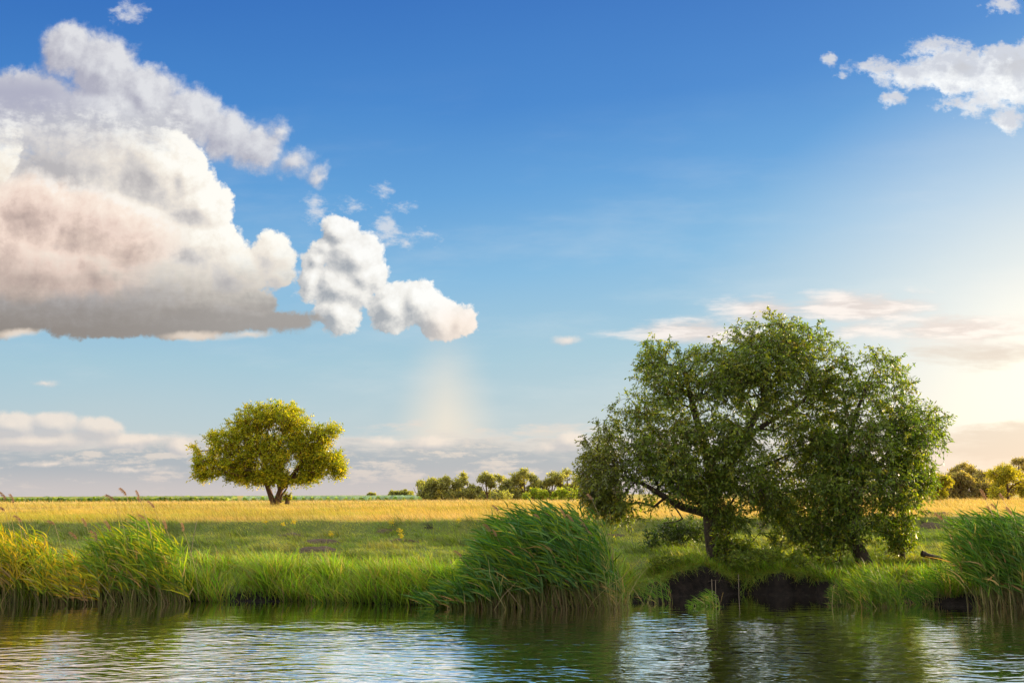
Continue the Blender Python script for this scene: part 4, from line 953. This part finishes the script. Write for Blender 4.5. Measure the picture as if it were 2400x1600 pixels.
# ------------------------------------------------------------------ small things on the bank
def lump(name, px, py, rx, ry, h, mat, label, cat, group=None, tuft=True, seed=0):
    p = gpt(px, py); root = empty(name, p, label, cat, group); r = np.random.default_rng(seed + 40)
    a = np.linspace(-1, 1, 17); A_, B_ = np.meshgrid(a, a); q = np.hypot(A_, B_)
    z = h * np.clip(1 - q ** 2, -.2, 1) ** 1 * (.6 + .9 * fbm(A_ * 2.5 + seed * 7, B_ * 2.5, 4, seed)) - .03
    wx = A_ * rx * (1 + .25 * (fbm(A_ * 2, B_ * 2, 2, seed + 3) - .5)); wy = B_ * ry
    gz = H(p.x + wx, p.y + wy) - p.z
    i = np.arange(16 * 17).reshape(16, 17)[:, :-1].ravel()
    link('earth', mesh('earth', np.stack([wx.ravel(), wy.ravel(), (z + gz).ravel()], 1), np.stack([i, i + 1, i + 18, i + 17], 1), None, True), root, mat)
    if tuft:
        n = 160; ax, ay = r.uniform(-rx, rx, n), r.uniform(-ry, ry, n) * .9
        c = jitter((0.17, 0.12, 0.07), n, .3, .08); g = r.uniform(size=n) > .55; c[g] = jitter((.13, .18, .03), int(g.sum()), .2, .1)
        V, F, C = grass(np.stack([ax, ay, H(p.x + ax, p.y + ay) - p.z + h * .3 * np.clip(1 - (ax / rx) ** 2 - (ay / ry) ** 2, 0, 1)], 1), r.uniform(.06, .2, n), .010, (-.1, 0), c * .7, c, 2, .4)
        link('dry_grass', mesh('dry_grass', V, F, C), root, M_GRASS)
    return root
smat, nt = newmat('mound_earth')
with NTX(nt):
    bs = nt.nodes['Principled BSDF']; pos = X(_n('ShaderNodeNewGeometry').outputs['Position']); n2 = noise(pos, 11.0, 5.0, .7)
    nt.links.new(rgbmix(lin(n2, .3, .7), (.06, .042, .03), (.15, .11, .07)).k, bs.inputs['Base Color']); bs.inputs['Roughness'].default_value = .95; bs.inputs['Specular IOR Level'].default_value = .1
    bu = _n('ShaderNodeBump'); bu.inputs['Distance'].default_value = .08; nt.links.new(n2.k, bu.inputs['Height']); nt.links.new(bu.outputs[0], bs.inputs['Normal'])
ML = ['largest bare dark earth mound on the green slope', 'flat earth mound just behind the largest one', 'round earth mound overgrown with dry stalks, below the meadow edge', 'small faint earth patch farthest left on the green slope',
      'thin earth mound close under the meadow edge right of centre', 'small dark mound with yellow flowers beside it', 'tiny dark mound between two wider ones near the big reed clump', 'dark mound nearest the left side of the largest reed clump',
      'reddish earth mound right of the largest reed clump', 'wide earth scar at the foot of the meadow edge near the right reeds', 'small earth mound below the wide scar near the right reeds']
for i, (px, py, r, h_) in enumerate(MOUNDS):
    lump('earth_mound', px, py, r * .95, r * .5, h_ * .9, smat, ML[i], 'mound', 'earth mounds on the slope', True, i)
FL = [(622, 1232, 'yellow flowering weed farthest left on the green slope'), (666, 1238, 'short yellow flowering weed in the middle of three'), (689, 1233, 'slim yellow flowering weed right of the shorter one'),
      (776, 1263, 'yellow flowering weed behind the largest earth mound'), (918, 1235, 'thin yellow flowering weed under the meadow edge'), (940, 1254, 'bushy yellow flowering weed above the small dark mound'), (943, 1267, 'low yellow flowering weed right beside the small dark mound'), (1075, 1228, 'yellow flowering weed next to the top left of the largest reed clump')]
for i, (px, py, lab) in enumerate(FL):
    p = gpt(px, py + 6); root = empty('flowering_weed', p, lab, 'wildflower', 'yellow flowering weeds on the slope'); n = 26
    g = grass(RNG.normal(size=(n, 3)) * [.06, .05, 0], RNG.uniform(.12, .30, n), .012, (-.1, 0), jitter((.10, .16, .03), n), jitter((.16, .24, .04), n), 2, .3)
    link('stems', mesh('stems', *g), root, M_GRASS)
    n = 60; c = jitter((.62, .48, .02), n, .15, .05)
    v = ribbons(RNG.normal(size=(n, 3)) * [.06, .04, .05] + [-.03, 0, .27], unit(RNG.normal(size=(n, 3))), .045, .035, np.array([[0, 0, 0.]]), c, c, 1)
    link('flowers', mesh('flowers', *v), root, M_PLUME)
def stick(name, pts, r0, r1, label, cat, mat, k=6, group=None, step=.08):
    S = spline(pts, step); base = S[0].copy(); n = len(S); R = np.linspace(r0, r1, n) * (1 + .12 * RNG.normal(size=n) * (r0 > .02))
    d = unit(np.gradient(S, axis=0)); up = np.where(np.abs(d[:, 2:3]) > .9, np.array([[1., 0, 0]]), np.array([[0, 0, 1.]])); u = unit(np.cross(d, up)); v = np.cross(d, u)
    ang = np.arange(k) * 2 * np.pi / k; ring = np.cos(ang)[None, :, None] * u[:, None] + np.sin(ang)[None, :, None] * v[:, None]
    V = ((S - base)[:, None] + ring * R[:, None, None]).reshape(-1, 3); i = (np.arange(n - 1) * k)[:, None]; j = np.arange(k)[None]
    F = np.stack([i + j, i + (j + 1) % k, i + k + (j + 1) % k, i + k + j], -1).reshape(-1, 4)
    V = np.concatenate([V, [S[0] - base, S[-1] - base]]); a = len(V) - 2; e = (n - 1) * k
    F = np.concatenate([F] + [np.array([[a, (q + 1) % k, q, q]]) for q in range(k)] + [np.array([[a + 1, e + q, e + (q + 1) % k, e + (q + 1) % k]]) for q in range(k)]) if False else F
    me = mesh(name, V[:-2], F, None, True); me.materials.append(mat)
    o = bpy.data.objects.new(name, me); COL.objects.link(o); o.location = base
    return tag(o, label, cat, group)
def A3(px, py, Y): return tuple(at(px, py, Y))
def W3(px, py, dz=0):                      # point on the water at a photo pixel
    d = 3.0 * FPX / (py - HOR - .0042 * (1200 - px)); p = at(px, py, d); return (p.x, d, dz)
stick('fallen_log', [A3(2160, 1296, 32.6), A3(2175, 1301, 32.6), A3(2195, 1306, 32.7), A3(2208, 1310, 32.7)], .085, .06, 'short grey fallen log lying in the grass right of the slender willow', 'log', M_BARK, 9)
stick('dead_branch', [A3(1648, 1372, 31.0), A3(1662, 1361, 30.8), A3(1690, 1359, 30.7), A3(1712, 1366, 30.7), A3(1724, 1380, 30.6)], .012, .006, 'thin dead branch arching against the dark earth bank', 'branch', M_BARK)
for i, (px, py, pt, ly, lab) in enumerate([(1670, 1404, 1356, -2, 'left one of two bare stakes in the water beside the bushy reed tuft'), (1677, 1404, 1358, 0, 'right one of two bare stakes in the water beside the bushy reed tuft'), (1731, 1386, 1345, 0, 'lone thin stake at the waterline under the largest willow')]):
    w0 = W3(px, py, -.15); stick('stake', [w0, A3(px + ly, pt, w0[1])], .011, .008, lab, 'stake', M_BARK3, group='thin stakes by the bank')
w0 = gpt(447, 1300); stick('dry_stalk', [tuple(w0), A3(453, 1262, w0.y), A3(461, 1220, w0.y)], .012, .008, 'tall bare dry stalk standing just right of the second reed clump', 'stalk', M_BARK3)
w0 = gpt(2050, 1300); stick('dry_stalk', [tuple(w0), A3(2054, 1262, w0.y), A3(2052, 1258, w0.y), A3(2058, 1247, w0.y)], .014, .008, 'bent pale stalk rising between the leaning trunk and the slender willow', 'stalk', M_BARK3)
p = gpt(1928, 1324); pm, nt = newmat('pale_blob'); nt.nodes['Principled BSDF'].inputs['Base Color'].default_value = (.62, .58, .54, 1); nt.nodes['Principled BSDF'].inputs['Roughness'].default_value = .8  # unidentified whitish blob, given a rounded pebble shape
a = np.linspace(0, np.pi, 9)[:, None]; b_ = np.linspace(0, 2 * np.pi, 13)[None, :-1]
P_ = np.stack([.09 * np.sin(a) * np.cos(b_), .06 * np.sin(a) * np.sin(b_), .045 * np.cos(a) + 0 * b_], -1) * (1 + .3 * (fbm(np.sin(a) * np.cos(b_) * 3, a + np.sin(b_) * 2, 3, 5)[..., None] - .5))
i = (np.arange(8) * 12)[:, None]; j = np.arange(12)[None]; F = np.stack([i + j, i + (j + 1) % 12, i + 12 + (j + 1) % 12, i + 12 + j], -1).reshape(-1, 4)
o = link('pale_blob', mesh('pale_blob', P_.reshape(-1, 3), F, None, True), None, pm); o.location = p + Vector((0, 0, .05)); tag(o, 'small whitish stone on the rim of the bank under the willows', 'blob')
